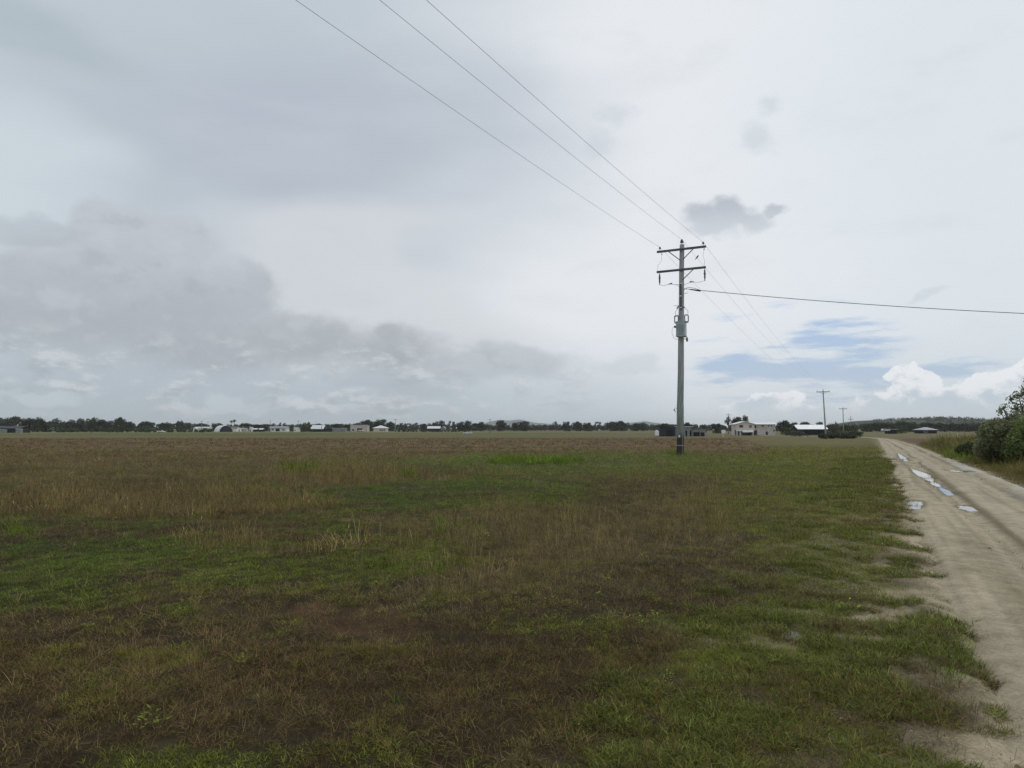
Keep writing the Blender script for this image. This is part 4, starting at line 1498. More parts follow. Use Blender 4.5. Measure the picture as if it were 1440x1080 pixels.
def building(name, label, cat, x0px, x1px, d, depth, hw, hr, wall, roofm, style='ridge', rz=0, over=.5, base=None, group=None, ops=()):
    """walls with a roof: ridge (along the front), gable (end to the front), hip, skillion"""
    w_ = (x1px - x0px) / 1000 * d
    p = at((x0px + x1px) / 2, d)
    if base is not None: p.z = base
    e = empty(name, p, rz)
    tag(e, label, cat, group)
    h = w_ / 2
    dp = depth / 2
    m_ = MB()
    t = .16
    if style == 'ridge':
        m_.prism([(-dp, -.4), (dp, -.4), (dp, hw), (0, hr - .02), (-dp, hw)], -h, h, 'x')
        m_.build('wall', wall, e)
        m_ = MB()
        k = (hr - hw) / dp
        ov = over
        m_.prism([(-dp - ov, hw - k * ov), (0, hr), (dp + ov, hw - k * ov), (dp + ov, hw - k * ov + t), (0, hr + t), (-dp - ov, hw - k * ov + t)], -h - over, h + over, 'x')
    elif style == 'gable':
        m_.prism([(-h, -.4), (h, -.4), (h, hw), (0, hr - .02), (-h, hw)], -dp, dp, 'y')
        m_.build('wall', wall, e)
        m_ = MB()
        k = (hr - hw) / h
        m_.prism([(-h - over, hw - k * over), (0, hr), (h + over, hw - k * over), (h + over, hw - k * over + t), (0, hr + t), (-h - over, hw - k * over + t)], -dp - over, dp + over, 'y')
    elif style == 'hip':
        m_.box(-h, h, -dp, dp, -.4, hw)
        m_.build('wall', wall, e)
        m_ = MB()
        a, b_, c_ = h + over, dp + over, max(h - dp, .3)
        m_.add([(-a, -b_, hw), (a, -b_, hw), (a, b_, hw), (-a, b_, hw), (-a, -b_, hw + t), (a, -b_, hw + t), (a, b_, hw + t), (-a, b_, hw + t), (-c_, 0, hr + t), (c_, 0, hr + t)],
               [(3, 2, 1, 0), (0, 1, 5, 4), (1, 2, 6, 5), (2, 3, 7, 6), (3, 0, 4, 7), (4, 5, 9, 8), (6, 7, 8, 9), (5, 6, 9), (7, 4, 8)])
    else:
        m_.prism([(-dp, -.4), (dp, -.4), (dp, hw), (-dp, hr - .02)], -h, h, 'x')
        m_.build('wall', wall, e)
        m_ = MB()
        m_.prism([(-dp - over, hr), (dp + over, hw), (dp + over, hw + t), (-dp - over, hr + t)], -h - over, h + over, 'x')
    m_.build('roof', roofm, e)
    for (fx0, fx1, z0, z1, nm) in ops:
        opening(e, -h + fx0 * w_, -h + fx1 * w_, z0, z1, -dp - .004, nm, M_shade if nm in ('opening', 'doorway') else None, nm in ('window', 'door'))
    return e, w_


# two storey house with its gable end to the field
HD = 320.0
hp = at(1047.8, HD)
hp.z = EYE - (612.3 - 604) / 1000 * HD
house = empty('house', hp, R(-4))
tag(house, 'cream two storey house with pale gable roof and open underside', 'house')
m_ = MB()
W = 4.0
m_.prism([(-W, 2.3), (W, 2.3), (W, 5.1), (0, 6.2), (-W, 5.1)], 0, 9, 'y')
m_.box(-W, -W + .35, 3, 9, -.3, 2.3).box(W - .35, W, 3, 9, -.3, 2.3).box(-W + .35, W - .35, 8.6, 9, -.3, 2.3)
m_.build('gable_wall', M_cream, house)
m_ = MB()
m_.box(-W - .02, W + .02, -.06, .0, 1.95, 2.45)
m_.build('floor_beam', M_white, house)
for xx in (-3.6, -2.2, 3.5):
    MB().box(xx - .16, xx + .16, .05, .4, -.3, 1.95).build('post', M_white, house)
MB().box(-2.04, -.9, 2.4, 3.0, -.3, 1.5).build('storeroom', M_cream2, house)
t = .16
m_ = MB()
k = 1.1 / 4
m_.prism([(-W - .8, 5.1 - k * .8), (0, 6.2), (W + .8, 5.1 - k * .8), (W + .8, 5.1 - k * .8 + t), (0, 6.2 + t), (-W - .8, 5.1 - k * .8 + t)], -.7, 9.5, 'y')
m_.build('roof', M_roofw, house)
m_ = MB()
m_.add([(-1.4, -1.6, 1.35), (3.2, -1.6, 1.5), (3.2, .0, 2.3), (-1.4, 0, 1.95), (-1.4, -1.6, 1.45), (3.2, -1.6, 1.6), (3.2, 0, 2.4), (-1.4, 0, 2.05)],
       [(3, 2, 1, 0), (4, 5, 6, 7), (0, 1, 5, 4), (1, 2, 6, 5), (2, 3, 7, 6), (3, 0, 4, 7)])
m_.build('awning', M_white, house)
opening(house, -2.6, -.9, 3.5, 4.7, -.002)
opening(house, 1.7, 2.9, 3.4, 4.7, -.002, m_=M_brick)
# the wing to the right, set back a little
m_ = MB()
X0, X1 = W + .01, 13.6
m_.box(X0 + 1.5, X1, 1.2, 8.0, -.3, 2.3).box(X0, X1, 1.2, 8.0, 2.3, 5.0)
m_.build('wing_wall', M_cream2, house)
m_ = MB()
m_.prism([(.5, 4.9), (4.6, 5.65), (8.7, 4.9), (8.7, 5.05), (4.6, 5.82), (.5, 5.05)], X0 - 1.6, X1 + .7, 'x')
m_.build('wing_roof', M_roofw, house)
for (a_, b_, z0, z1) in ((4.4, 5.2, 3.2, 4.5), (7.4, 8.6, 3.9, 4.7), (10.4, 10.9, 3.9, 4.6), (11.6, 12.2, 3.9, 4.6), (12.6, 13.3, 1.7, 2.6), (9.2, 10.3, .2, 1.8)):
    opening(house, a_, b_, z0, z1, 1.198)

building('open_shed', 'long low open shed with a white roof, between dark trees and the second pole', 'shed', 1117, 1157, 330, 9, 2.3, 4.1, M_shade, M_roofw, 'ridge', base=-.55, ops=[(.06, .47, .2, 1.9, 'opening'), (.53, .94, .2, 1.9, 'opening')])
# dark shed and lean-to behind the main pole
e, w_ = building('steel_shed', 'dark navy steel shed standing just left of the main pole', 'shed', 925.5, 946, 255, 5, 3.3, 3.45, M_navy, M_navy, 'skillion', over=.1, base=-1.05, ops=[(.45, .9, .1, 2.4, 'opening')])
e, w_ = building('farm_shed', 'grey open fronted lean-to shed passing behind the main pole', 'shed', 946.5, 969, 258, 7, 2.9, 3.5, M_greyw, M_roofw, 'skillion', over=.5, base=-1.05, ops=[(.05, .42, 1.3, 2.3, 'window'), (.62, .72, .1, 2.2, 'opening'), (.88, .98, .1, 2.2, 'opening')])
e, w_ = building('carport', 'low grey lean-to with rusty roof at the right end of the farm shed', 'carport', 970.5, 989, 262, 6, 1.9, 2.7, M_greyw, M_roofb, 'skillion', over=.3, base=-1.05, ops=[(.08, .55, .1, 1.6, 'opening'), (.62, .9, .1, 1.5, 'opening')])
# water tank in a cage, white
wp = at(923.5, 246)
wp.z = EYE - (613 - 604) / 1000 * 246
ibc = tag(empty('water_tank', wp), 'white square water tank with a small cap, left of the navy shed', 'water tank')
MB().box(-.62, .62, -.6, .6, .12, 1.72).build('tank', M_white, ibc, bevel=.12)
MB().lathe([(.3, 0), (.3, .22), (.34, .22), (.34, .32), (.02, .34)], (0, 0, 1.72), 12).build('cap', M_white, ibc)
m_ = MB()
m_.box(-.64, .64, -.62, .62, -.3, .0).box(-.64, .64, -.62, -.5, .0, .118).box(-.64, .64, .5, .62, .0, .118)
m_.build('pallet', M_greyw, ibc)
# sign board on a post
sp0 = at(1016.5, 240)
sp0.z = EYE - (615 - 604) / 1000 * 240
sg = tag(empty('sign_board', sp0, R(5)), 'blank white board on a thin post left of the two storey house', 'sign')
MB().box(-.07, .07, 0, .1, -.3, 1.4).build('post', M_white, sg)
MB().box(-.55, .85, -.06, -.003, 1.35, 2.5).build('board', M_white, sg, bevel=.02)

# village sheds and houses across the field
building('open_shed', 'dark roofed open farm shed at the far left end of the field', 'shed', -8, 36, 470, 10, 2.6, 3.9, M_shade, M_navy, 'ridge', base=-.3, ops=[(.2, .5, .3, 2.0, 'opening'), (.55, .8, .3, 2.0, 'opening')])
building('caravan', 'small white caravan beneath the dark shed at the far left', 'caravan', 24, 31, 462, 2.2, 2.0, 2.3, M_greyw, M_white, 'skillion', over=.05, base=-.4, ops=[(.15, .4, 1.1, 1.7, 'window'), (.55, .8, 1.1, 1.7, 'window')])
building('caravan', 'white trailer left of the caravan under the far left shed', 'caravan', 1, 9, 462, 2.2, 1.5, 1.8, M_greyw, M_white, 'skillion', over=.05, base=-.4, ops=[(.2, .7, .9, 1.4, 'window')])
building('long_shed', 'long white shed left of the arched hangar', 'shed', 279, 297, 650, 10, 3.2, 3.9, M_white, M_roofw, 'ridge', base=-.1, ops=[(.1, .2, .2, 2.2, 'door'), (.6, .85, .2, 2.6, 'opening')])
building('cottage', 'tiny white cottage left of the long white shed', 'house', 273.5, 277.5, 640, 4, 2.2, 3.6, M_white, M_roofw, 'gable', over=.2, base=.1, ops=[(.35, .65, .3, 1.8, 'door')])
# arched shed: a big pale barrel roof with a dark open end
ap = at(314.5, 560)
ap.z = -.5
arch = tag(empty('arched_shed', ap, R(38)), 'big white arched shed with a dark open end beside two palms', 'shed')
m_ = MB()
n = 16
RA, HA, LA = 5.2, 5.2, 7.0
outer = [(-RA * math.cos(math.pi * i / n), HA * math.sin(math.pi * i / n)) for i in range(n + 1)]
inner = [(a_ * .965, b_ * .965) for a_, b_ in outer]
prof = [(outer[0][0], -.4)] + outer + [(outer[-1][0], -.4), (inner[-1][0], -.4)] + inner[::-1] + [(inner[0][0], -.4)]
N_ = len(prof)
vs = [(a_, -LA, b_) for a_, b_ in prof] + [(a_, LA, b_) for a_, b_ in prof]
fs = [(i, (i + 1) % N_, (i + 1) % N_ + N_, i + N_) for i in range(N_)]
for i in range(N_ // 2 - 1):
    a_, b_ = i, N_ - 1 - i
    fs.append((a_, b_, b_ - 1, a_ + 1)); fs.append((a_ + N_, a_ + 1 + N_, b_ - 1 + N_, b_ + N_))
m_.add(vs, fs)
m_.build('barrel_roof', M_white, arch, True)
m_ = MB()
m_.prism([(a_ * .99, b_ * .99) for a_, b_ in inner] , LA - 1.2, LA - 1.0, 'y')
m_.build('back_wall', M_greyw, arch)
m_ = MB()
m_.prism([(a_ * .97, b_ * .97) for a_, b_ in inner], -LA + .25, -LA + .45, 'y')
m_.build('dark_end_panel', M_navy, arch)  # dark sheet standing in for the shade inside the open end

vill = [
    ('cottage', 'small pale cottage immediately right of the two palms', 327, 335, 575, 6, 2.6, 4.0, M_white, M_roofb, 'ridge'),
    ('garden_shed', 'tiny white shed with dark doorway right of the palm cottage', 336.5, 338.8, 570, 3, 2.6, 3.2, M_white, M_roofw, 'skillion'),
    ('cottage', 'low pale cottage between the tiny sheds and the bare pole', 341, 348, 590, 5, 1.9, 2.8, M_cream2, M_roofg, 'ridge'),
    ('garden_shed', 'upright white shed in the middle of the low cottages', 352, 355, 580, 3, 3.4, 3.8, M_white, M_roofw, 'skillion'),
    ('open_shed', 'low dark shed with thin pale roof beside the upright white shed', 355.8, 363, 585, 6, 1.8, 2.6, M_shade, M_roofw, 'ridge'),
    ('cottage', 'small dark cottage under a bright white roof, left of the bare pole', 366, 371, 575, 5, 1.8, 2.7, M_shade, M_roofw, 'ridge'),
    ('garage', 'boxy white garage between the farmhouse and the broad bush', 414.5, 421, 560, 5, 2.9, 3.6, M_white, M_roofw, 'skillion'),
    ('open_shed', 'broad open shed under a big white tin roof, right of the broad bush', 440, 457, 570, 10, 2.3, 5.2, M_shade, M_roofw, 'ridge'),
    ('lean_to', 'dark low lean-to joined to the right of the white tin roof', 458.5, 468, 572, 7, 1.9, 2.6, M_shade, M_roofb, 'skillion'),
    ('workers_cabin', 'long pale portable cabin in front of the dark lean-to', 469, 487, 520, 5, 2.7, 2.9, M_greyw, M_roofw, 'skillion'),
]
for (nm, lab, a_, b_, d, dp, hw, hr, wm, rm, st) in vill:
    ops = [(.15, .4, .8, 1.5, 'window')] if b_ - a_ > 3.5 and wm is not M_shade else [(.3, .7, .1, 1.6, 'doorway')]
    if nm == 'workers_cabin': ops = [(.08, .16, .9, 1.8, 'window'), (.62, .67, .1, 2.1, 'door'), (.75, .83, .9, 1.8, 'window')]
    building(nm, lab, nm.replace('_', ' ') if nm not in ('open_shed', 'lean_to', 'garden_shed') else 'shed', a_, b_, d, dp, hw, hr, wm, rm, st, over=.3, ops=ops)
building('farmhouse', 'low white farmhouse with dark verandah under a wide flat roof', 'house', 382, 405, 580, 8, 3.2, 4.2, M_white, M_roofg, 'ridge', over=.9, ops=[(.1, .25, 1.0, 2.0, 'window'), (.35, .6, .3, 2.4, 'opening'), (.75, .9, 1.0, 2.0, 'window')])
building('tin_shed', 'pale tin shed with a flat white roof and dark open bay', 'shed', 494.5, 518, 570, 9, 4.6, 5.3, M_cream2, M_roofw, 'skillion', over=.3, ops=[(.12, .22, .6, 2.2, 'window'), (.4, .72, .3, 2.7, 'opening')])
building('house', 'cream bungalow with white pyramid roof and dark windows', 'house', 527, 544.5, 560, 10, 2.8, 4.9, M_cream, M_roofw, 'hip', over=.9, ops=[(.5, .6, .8, 2.2, 'window'), (.65, .73, .5, 2.2, 'door'), (.8, .9, .8, 2.2, 'window')])
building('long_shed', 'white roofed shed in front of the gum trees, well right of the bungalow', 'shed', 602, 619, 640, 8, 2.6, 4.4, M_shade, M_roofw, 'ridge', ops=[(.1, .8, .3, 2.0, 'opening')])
building('cottage', 'small grey cottage joined to the right of the white roofed shed', 'house', 620.5, 627, 642, 6, 2.8, 4.3, M_greyw, M_roofw, 'gable', over=.3, ops=[(.3, .6, 1, 2, 'window')])
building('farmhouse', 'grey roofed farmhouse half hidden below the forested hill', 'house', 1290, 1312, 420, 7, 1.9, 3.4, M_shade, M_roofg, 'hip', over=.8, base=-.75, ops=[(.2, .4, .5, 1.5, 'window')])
building('lean_to', 'small dark shed with a bright roof edge left of the hill farmhouse', 'shed', 1247, 1258, 400, 5, 1.7, 2.5, M_shade, M_roofw, 'skillion', over=.3, base=-.95, ops=[(.1, .5, .3, 1.2, 'opening')])


# ------------------------------------------------------------------ vehicles
def vehicle(name, label, cat, px, d, base_py, paint, ute=True, length=5.1, rz=0.0, flip=False):
    p = at(px, d)
    p.z = EYE - (base_py - 604) / 1000 * d
    e = tag(empty(name, p, rz + (math.pi if flip else 0)), label, cat)
    L = length / 2
    if ute:
        prof = [(-L, .55), (-L, 1.15), (-.35, 1.18), (-.25, 1.75), (1.0, 1.78), (1.65, 1.2), (L - .1, 1.08), (L, .8), (L, .5)]
        win = [(-.18, 1.22), (-.12, 1.66), (.95, 1.68), (1.45, 1.22)]
    else:
        prof = [(-L, .5), (-L, 1.0), (-L + .35, 1.45), (.5, 1.5), (1.15, 1.02), (L - .1, .92), (L, .7), (L, .45)]
        win = [(-L + .5, 1.05), (-L + .65, 1.38), (.42, 1.42), (.9, 1.05)]
    m_ = MB()
    m_.prism(prof, -.88, .88, 'y')
    body = m_.build('body', paint, e, bevel=.06)
    MB().prism(win, -.9, -.885, 'y').build('side_window', M_glass, e)
    MB().prism(win, .885, .9, 'y').build('side_window', M_glass, e)
    for wx in (-L + .95, L - .9):
        for wy in (-.82, .82):
            m_ = MB()
            m_.tube([(wx, wy - .12, .37), (wx, wy + .12, .37)], .37, 14)
            wh = m_.build('wheel', M_rubber, e)
            MB().tube([(wx, wy - .125, .37), (wx, wy + .125, .37)], .2, 10).build('rim', M_galv, wh)
    for wy in (-.7, .7):
        MB().box(L - .03, L + .02, wy - .14, wy + .14, .72, .9).build('headlight', M_white, e)
        MB().box(-L - .02, -L + .03, wy - .1, wy + .1, .8, 1.05).build('tail_light', M_brick, e)
    return e


vehicle('pickup_truck', 'white utility truck on the far road across the brown field', 'truck', 658, 425, 610.6, M_white, True, 5.2, 0)
vehicle('parked_car', 'white car on the far grass, left of the long white shed', 'car', 227, 500, 608.4, M_white, False, 4.5, 0)
vehicle('parked_car', 'pale car beside the dark open bay of the tin shed', 'car', 507, 545, 607, M_white, False, 4.3, 0, True)
vehicle('parked_car', 'small white car left of the dark shed below the hill', 'car', 1245, 392, 606.8, M_white, False, 4.2, 0)

# small things out in the fields
eg = tag(empty('egret', (at(1132, 225).x, 225, EYE - (616.3 - 604) / 1000 * 225)), 'white egret standing in the grass left of the second pole', 'bird')
m_ = MB()
m_.tube([(-.32, 0, .36), (-.18, 0, .44), (0, 0, .52), (.14, 0, .58), (.18, 0, .68), (.13, 0, .80), (.15, 0, .93), (.21, 0, .97), (.36, 0, .95)], [.02, .07, .10, .08, .035, .026, .028, .03, .005], 8)
m_.tube([(.0, .03, .45), (.02, .03, .2), (.0, .03, 0)], .012, 5).tube([(.0, -.03, .45), (.05, -.03, .22), (.04, -.03, 0)], .012, 5)
m_.build('body', M_white, eg, True)
mk = tag(empty('marker_post', (at(1346, 205).x, 205, EYE - (615.5 - 604) / 1000 * 205), R(8)), 'thin pale leaning marker post out in the field left of the bush', 'post')
MB().tube([(0, 0, -.3), (.05, 0, .6), (.12, 0, 1.25)], [.07, .065, .06], 8).build('post', M_white, mk)
MB().lathe([(.062, 0), (.07, .03), (.03, .09)], (.12, 0, 1.24), 8).build('cap', M_white, mk)

# ------------------------------------------------------------------ palms
def palm(px, d, top, label, seed):
    p = at(px, d)
    h = EYE + (604 - top) / 1000 * d - p.z
    e = tag(empty('palm_tree', p), label, 'palm tree', 'two palms beside the arched shed')
    r = random.Random(seed)
    hc = h - 1.4
    MB().tube([(0, 0, -.3), (.1, 0, hc * .5), (.0, 0, hc)], [.26, .2, .16], 8).build('trunk', M_bark, e)
    Vs, Fs = [], []
    for i in range(24):
        a = i * 2.4
        upk = r.uniform(-.5, 1.35)
        L = r.uniform(1.6, 2.1)
        prev = None
        for j in range(7):
            t = j / 6
            rr = L * t * math.cos(upk * (1 - t * .4))
            zz = hc + L * (math.sin(upk) * t - .75 * t * t)
            wdt = .34 * math.sin(math.pi * min(1, t * .9 + .12))
            c = Vector((rr * math.cos(a), rr * math.sin(a), zz))
            s = Vector((-math.sin(a), math.cos(a), 0)) * wdt
            n0 = len(Vs)
            Vs += [c - s + Vector((0, 0, -wdt * .5)), c, c + s + Vector((0, 0, -wdt * .5))]
            if j: Fs += [(n0 - 3, n0 - 2, n0 + 1, n0), (n0 - 2, n0 - 1, n0 + 2, n0 + 1)]
    link('fronds', np_mesh('fronds', [tuple(v) for v in Vs], Fs, M_leaf['dark']), e)


palm(325.2, 590, 589.8, 'left and shorter of the two palms beside the arched shed', 3)
palm(329.6, 590, 588.4, 'right and taller of the two palms beside the arched shed', 8)

# ------------------------------------------------------------------ trees
G_ = 'trees along the far edge of the fields'
TT = [
    (-4, 588, 22, 540, 'dome', 'dark', 'tree at the far left end above the dark roofed shed'),
    (18, 586.6, 29, 520, 'dome', 'grey', 'broad dome crowned tree behind the dark roofed shed'),
    (47, 588, 27, 530, 'dome', 'dark', 'second broad dome tree, just right of the dark roofed shed'),
    (66, 593.5, 14, 540, 'round', 'dark', 'low dark tree between the dome trees and the feathery tree'),
    (79, 588.8, 17, 560, 'open', 'grey', 'feathery pale topped tree right of the two dome trees'),
    (96, 593.3, 14, 560, 'round', 'dark', 'low rounded tree in the dip right of the feathery tree'),
    (111, 589.5, 18, 540, 'round', 'grey', 'grey green tree at the start of the tall left grove'),
    (121, 590, 14, 548, 'open', 'grey', 'open tree second from the start of the tall left grove'),
    (131.5, 588, 15, 540, 'round', 'dark', 'tallest rounded tree of the left grove'),
    (143, 590.5, 15, 545, 'dome', 'grey', 'level topped tree right of the tallest in the left grove'),
    (154, 592, 13, 550, 'round', 'dark', 'shorter dark tree near the right end of the left grove'),
    (182, 593.2, 12, 600, 'round', 'dark', 'small round tree just past the pale trunked gum'),
    (205, 592.8, 17, 640, 'dome', 'grey', 'wide low tree halfway along the low wood by the cane'),
    (232, 594.5, 16, 650, 'dome', 'dark', 'flat dark tree along the low wood right of the wide low tree'),
    (252.5, 592, 11, 650, 'dome', 'dark', 'small dome tree sticking up above the low wood'),
    (284, 596, 12, 700, 'round', 'dark', 'dark tree behind the long white shed'),
    (306, 595.2, 13, 640, 'round', 'dark', 'dark tree behind the left side of the arched shed'),
    (345, 595.3, 19, 650, 'dome', 'dark', 'rounded dark tree behind the low cottages by the palms'),
    (360, 597, 17, 660, 'dome', 'brown', 'brownish low tree behind the upright white shed'),
    (374, 596.8, 16, 660, 'round', 'brown', 'brownish tree behind the bare pole'),
    (386, 595.5, 9, 680, 'open', 'grey', 'thin open tree above the left of the low white farmhouse'),
    (394, 594.6, 6, 670, 'tall', 'grey', 'slender tree rising over the low white farmhouse roof'),
    (400, 594.8, 7, 670, 'open', 'grey', 'wispy tree over the right of the low white farmhouse'),
    (409, 597, 13, 650, 'round', 'dark', 'dark tree filling the gap right of the white farmhouse'),
    (430, 595.5, 18, 545, 'bush', 'green', 'broad bright green tree between the garage and white tin roof'),
    (433, 594.2, 8, 560, 'round', 'green', 'green treetop poking above the broad bright green tree'),
    (447, 596, 14, 660, 'dome', 'dark', 'flat dark tree behind the big white tin roof'),
    (461.5, 598.6, 6, 650, 'round', 'dark', 'small tree in the gap right of the white tin roof'),
    (473, 596, 13, 640, 'round', 'dark', 'dark tree behind the left of the portable cabin'),
    (489, 596.3, 14, 640, 'dome', 'dark', 'dark tree behind the right of the portable cabin'),
    (503, 595, 14, 640, 'round', 'dark', 'dark tree behind the pale tin shed'),
    (516, 591, 18, 640, 'dome', 'dark', 'tall dome tree between the pale tin shed and the bungalow'),
    (527, 593, 12, 650, 'round', 'dark', 'tree behind the left corner of the bungalow roof'),
    (537.5, 590, 14, 640, 'round', 'dark', 'tallest tree rising right above the bungalow roof'),
    (548, 593.5, 13, 650, 'dome', 'dark', 'dark tree sloping down to the right of the bungalow'),
    (567, 595, 10, 660, 'open', 'grey', 'first thin gum right of the bungalow pole'),
    (575, 595.3, 9, 660, 'open', 'brown', 'second thin gum right of the bungalow pole, brownish'),
    (586, 594.4, 12, 660, 'open', 'grey', 'third gum right of the bungalow pole, the fullest of them'),
    (597, 596, 9, 660, 'round', 'dark', 'small dark tree left of the white roofed long shed'),
    (609, 594.8, 12, 690, 'round', 'dark', 'tree rising behind the white roofed long shed'),
    (619.5, 592, 12, 690, 'round', 'dark', 'tall dark tree behind the small grey cottage'),
    (637, 592, 14, 640, 'open', 'grey', 'pale open gum just right of the small grey cottage'),
    (647, 594.5, 9, 650, 'round', 'dark', 'low tree left of the tree above the white utility truck'),
    (656, 592.3, 15, 640, 'round', 'dark', 'dark rounded tree above the white utility truck'),
    (668, 595.2, 11, 650, 'dome', 'brown', 'brownish low tree right of the white utility truck'),
    (677, 593.6, 10, 640, 'round', 'dark', 'small peaked tree left of the pole before the mountain'),
    (704.5, 591.2, 14, 640, 'round', 'brown', 'brownish pointed tree right of the pole before the mountain'),
    (724.5, 594.4, 9, 650, 'round', 'grey', 'small grey tree between the two brownish pointed trees'),
    (736, 592.6, 15, 640, 'round', 'brown', 'second brownish pointed tree, in front of the hazy mountain'),
    (751, 596.6, 10, 650, 'open', 'grey', 'low thin tree right of the second brownish tree'),
    (766, 598, 12, 680, 'open', 'grey', 'pale wispy low tree in the gap of the tree line'),
    (782.5, 592.7, 12, 640, 'open', 'green', 'light green open tree right of the gap in the tree line'),
    (797.5, 593.2, 10, 640, 'round', 'dark', 'dark rounded tree next right of the light green open tree'),
    (811, 593.3, 14, 645, 'dome', 'dark', 'wide dark tree two along from the light green open tree'),
    (827, 594.6, 12, 650, 'round', 'grey', 'grey tree leading up to the flat topped grove'),
    (841, 593.2, 11, 650, 'open', 'grey', 'open tree at the left side of the flat topped grove'),
    (860, 593.4, 18, 640, 'dome', 'brown', 'left dome of the flat topped grove toward the navy shed'),
    (873, 592.4, 18, 640, 'dome', 'dark', 'right and tallest dome of the flat topped grove'),
    (894, 595.3, 11, 660, 'round', 'dark', 'rounded tree between the flat topped grove and navy shed'),
    (904, 594.5, 7, 660, 'round', 'dark', 'narrow tree just left above the navy shed'),
    (935, 596, 24, 420, 'dome', 'dark', 'wide low tree behind the navy shed'),
    (967, 594.6, 15, 420, 'dome', 'grey', 'low dome tree behind the shed just right of the main pole'),
    (990.5, 597, 6, 500, 'round', 'dark', 'tiny round tree alone right of the carport'),
    (1009, 596, 13, 420, 'round', 'dark', 'dark tree above the white sign board'),
    (1024.5, 586.5, 10, 385, 'open', 'grey', 'vine clad ragged tree around the double armed pole'),
    (1037, 587, 15, 370, 'round', 'dark', 'left of the two tall trees rising behind the two storey house'),
    (1046, 585.5, 13, 375, 'round', 'grey', 'right and taller of two trees behind the two storey house'),
    (1104, 592, 19, 322, 'dome', 'dark', 'dark spreading tree at the right end of the two storey house'),
    (1112, 601, 13, 300, 'bush', 'green', 'leafy shrub below the dark spreading tree'),
    (1118, 594.5, 11, 430, 'round', 'dark', 'dark tree behind the left end of the white roofed open shed'),
    (1133, 593.6, 17, 430, 'dome', 'dark', 'dark tree behind the middle of the white roofed open shed'),
    (1153, 593.5, 9, 430, 'round', 'dark', 'dark tree behind the right end of the white roofed open shed'),
    (1172, 594.8, 18, 300, 'bush', 'brown', 'rounded olive bush between the second and third poles'),
    (1197, 595, 21, 290, 'bush', 'green', 'bright green bush under the farthest track pole'),
    (1209, 607, 12, 215, 'bush', 'dark', 'low dark bush at the right end of the long hedge'),
    (1199, 606.2, 13, 212, 'bush', 'green', 'low green bush left of the dark bush at the hedge end'),
    (1124, 606, 22, 270, 'bush', 'brown', 'low brownish bush in the field left of the second pole'),
    (1183, 604.5, 17, 235, 'bush', 'green', 'pale green shrub above the long dark hedge'),
    (1220, 596, 12, 560, 'round', 'dark', 'dark tree at the left foot of the forested hill'),
    (1232, 594, 15, 560, 'dome', 'dark', 'broad dark tree below the left slope of the forested hill'),
    (1246, 594.2, 17, 560, 'dome', 'dark', 'broad dark tree above the small shed below the hill'),
    (1268, 592.4, 18, 540, 'dome', 'green', 'green dome tree between the hill shed and hill farmhouse'),
    (1283, 594, 17, 540, 'round', 'green', 'green rounded tree just left of the hill farmhouse'),
    (1303, 594.4, 20, 540, 'dome', 'dark', 'dark tree behind the hill farmhouse roof'),
    (1322, 594.8, 17, 545, 'dome', 'dark', 'dark tree immediately right of the hill farmhouse'),
    (1340, 595.2, 18, 550, 'dome', 'dark', 'dark tree behind the leaning marker post'),
    (1357, 595.5, 18, 550, 'dome', 'dark', 'dark low tree right of the marker post near the bush'),
    (1374, 595, 18, 550, 'round', 'dark', 'last dark tree before the big roadside bush'),
    (1268, 603.5, 13, 395, 'bush', 'green', 'low green shrub in front of the small shed below the hill'),
]
for (px_, top, wd, d, kind, leaf, lab) in TT:
    nm = 'bush' if kind == 'bush' else 'tree'
    tree(px_, top, wd, d, kind, leaf, nm, lab, group=G_ if nm == 'tree' else 'bushes beyond the field', cat=nm)
tree(167, 587.6, 15, 500, 'dome', 'dark', 'tree', 'gum tree with a visible pale trunk at the right end of left grove', bark=M_palebark, group=G_)

# the masses of far wood behind, which read as one dark band
def wood(segs, name, label, seed, leaf='dark'):
    r = np.random.default_rng(seed)
    L = []
    for (p0, p1, t0, t1, d) in segs:
        n = int((p1 - p0) / 1000 * d / 3.2)
        for i in range(n):
            f_ = i / max(n - 1, 1)
            px_ = p0 + (p1 - p0) * f_
            dd = d * r.uniform(1, 1.12)
            p = at(px_, dd)
            top = EYE + (604 - (t0 + (t1 - t0) * f_ + r.normal(0, .55))) / 1000 * dd
            h = top - p.z
            z = p.z
            while z < top - .8:
                rr = r.uniform(1.5, 2.9)
                L.append((p.x + r.normal(0, 1.2), p.y + r.normal(0, 2.5), min(z + rr * .6, top - rr * .75), rr))
                z += rr * 1.1
    V_, F_ = leaf_cloud(L, int(len(L) * 110), 1.45, seed, fill=.4)
    tag(link(name, np_mesh(name, V_, F_, M_leaf[leaf])), label, 'woodland', kind='stuff')


wood([(-120, 66, 594, 595, 600), (66, 175, 594, 594.5, 600), (175, 290, 595, 596.5, 720), (290, 420, 598, 598, 800), (420, 560, 597.5, 597, 800)], 'distant_woodland', 'dark band of far woodland behind the cane and the village', 31)
wood([(560, 690, 597.5, 597.2, 760), (690, 760, 598.5, 598.5, 780), (760, 1010, 598, 597.5, 780), (1010, 1215, 598.5, 599, 620)], 'distant_woodland', 'dark band of far woodland behind the gum trees and sheds', 32, 'grey')
wood([(1212, 1300, 597, 596.5, 620), (1300, 1480, 597, 597, 620), (1480, 1700, 597, 597, 600)], 'distant_woodland', 'dark wood along the foot of the forested hill', 33)

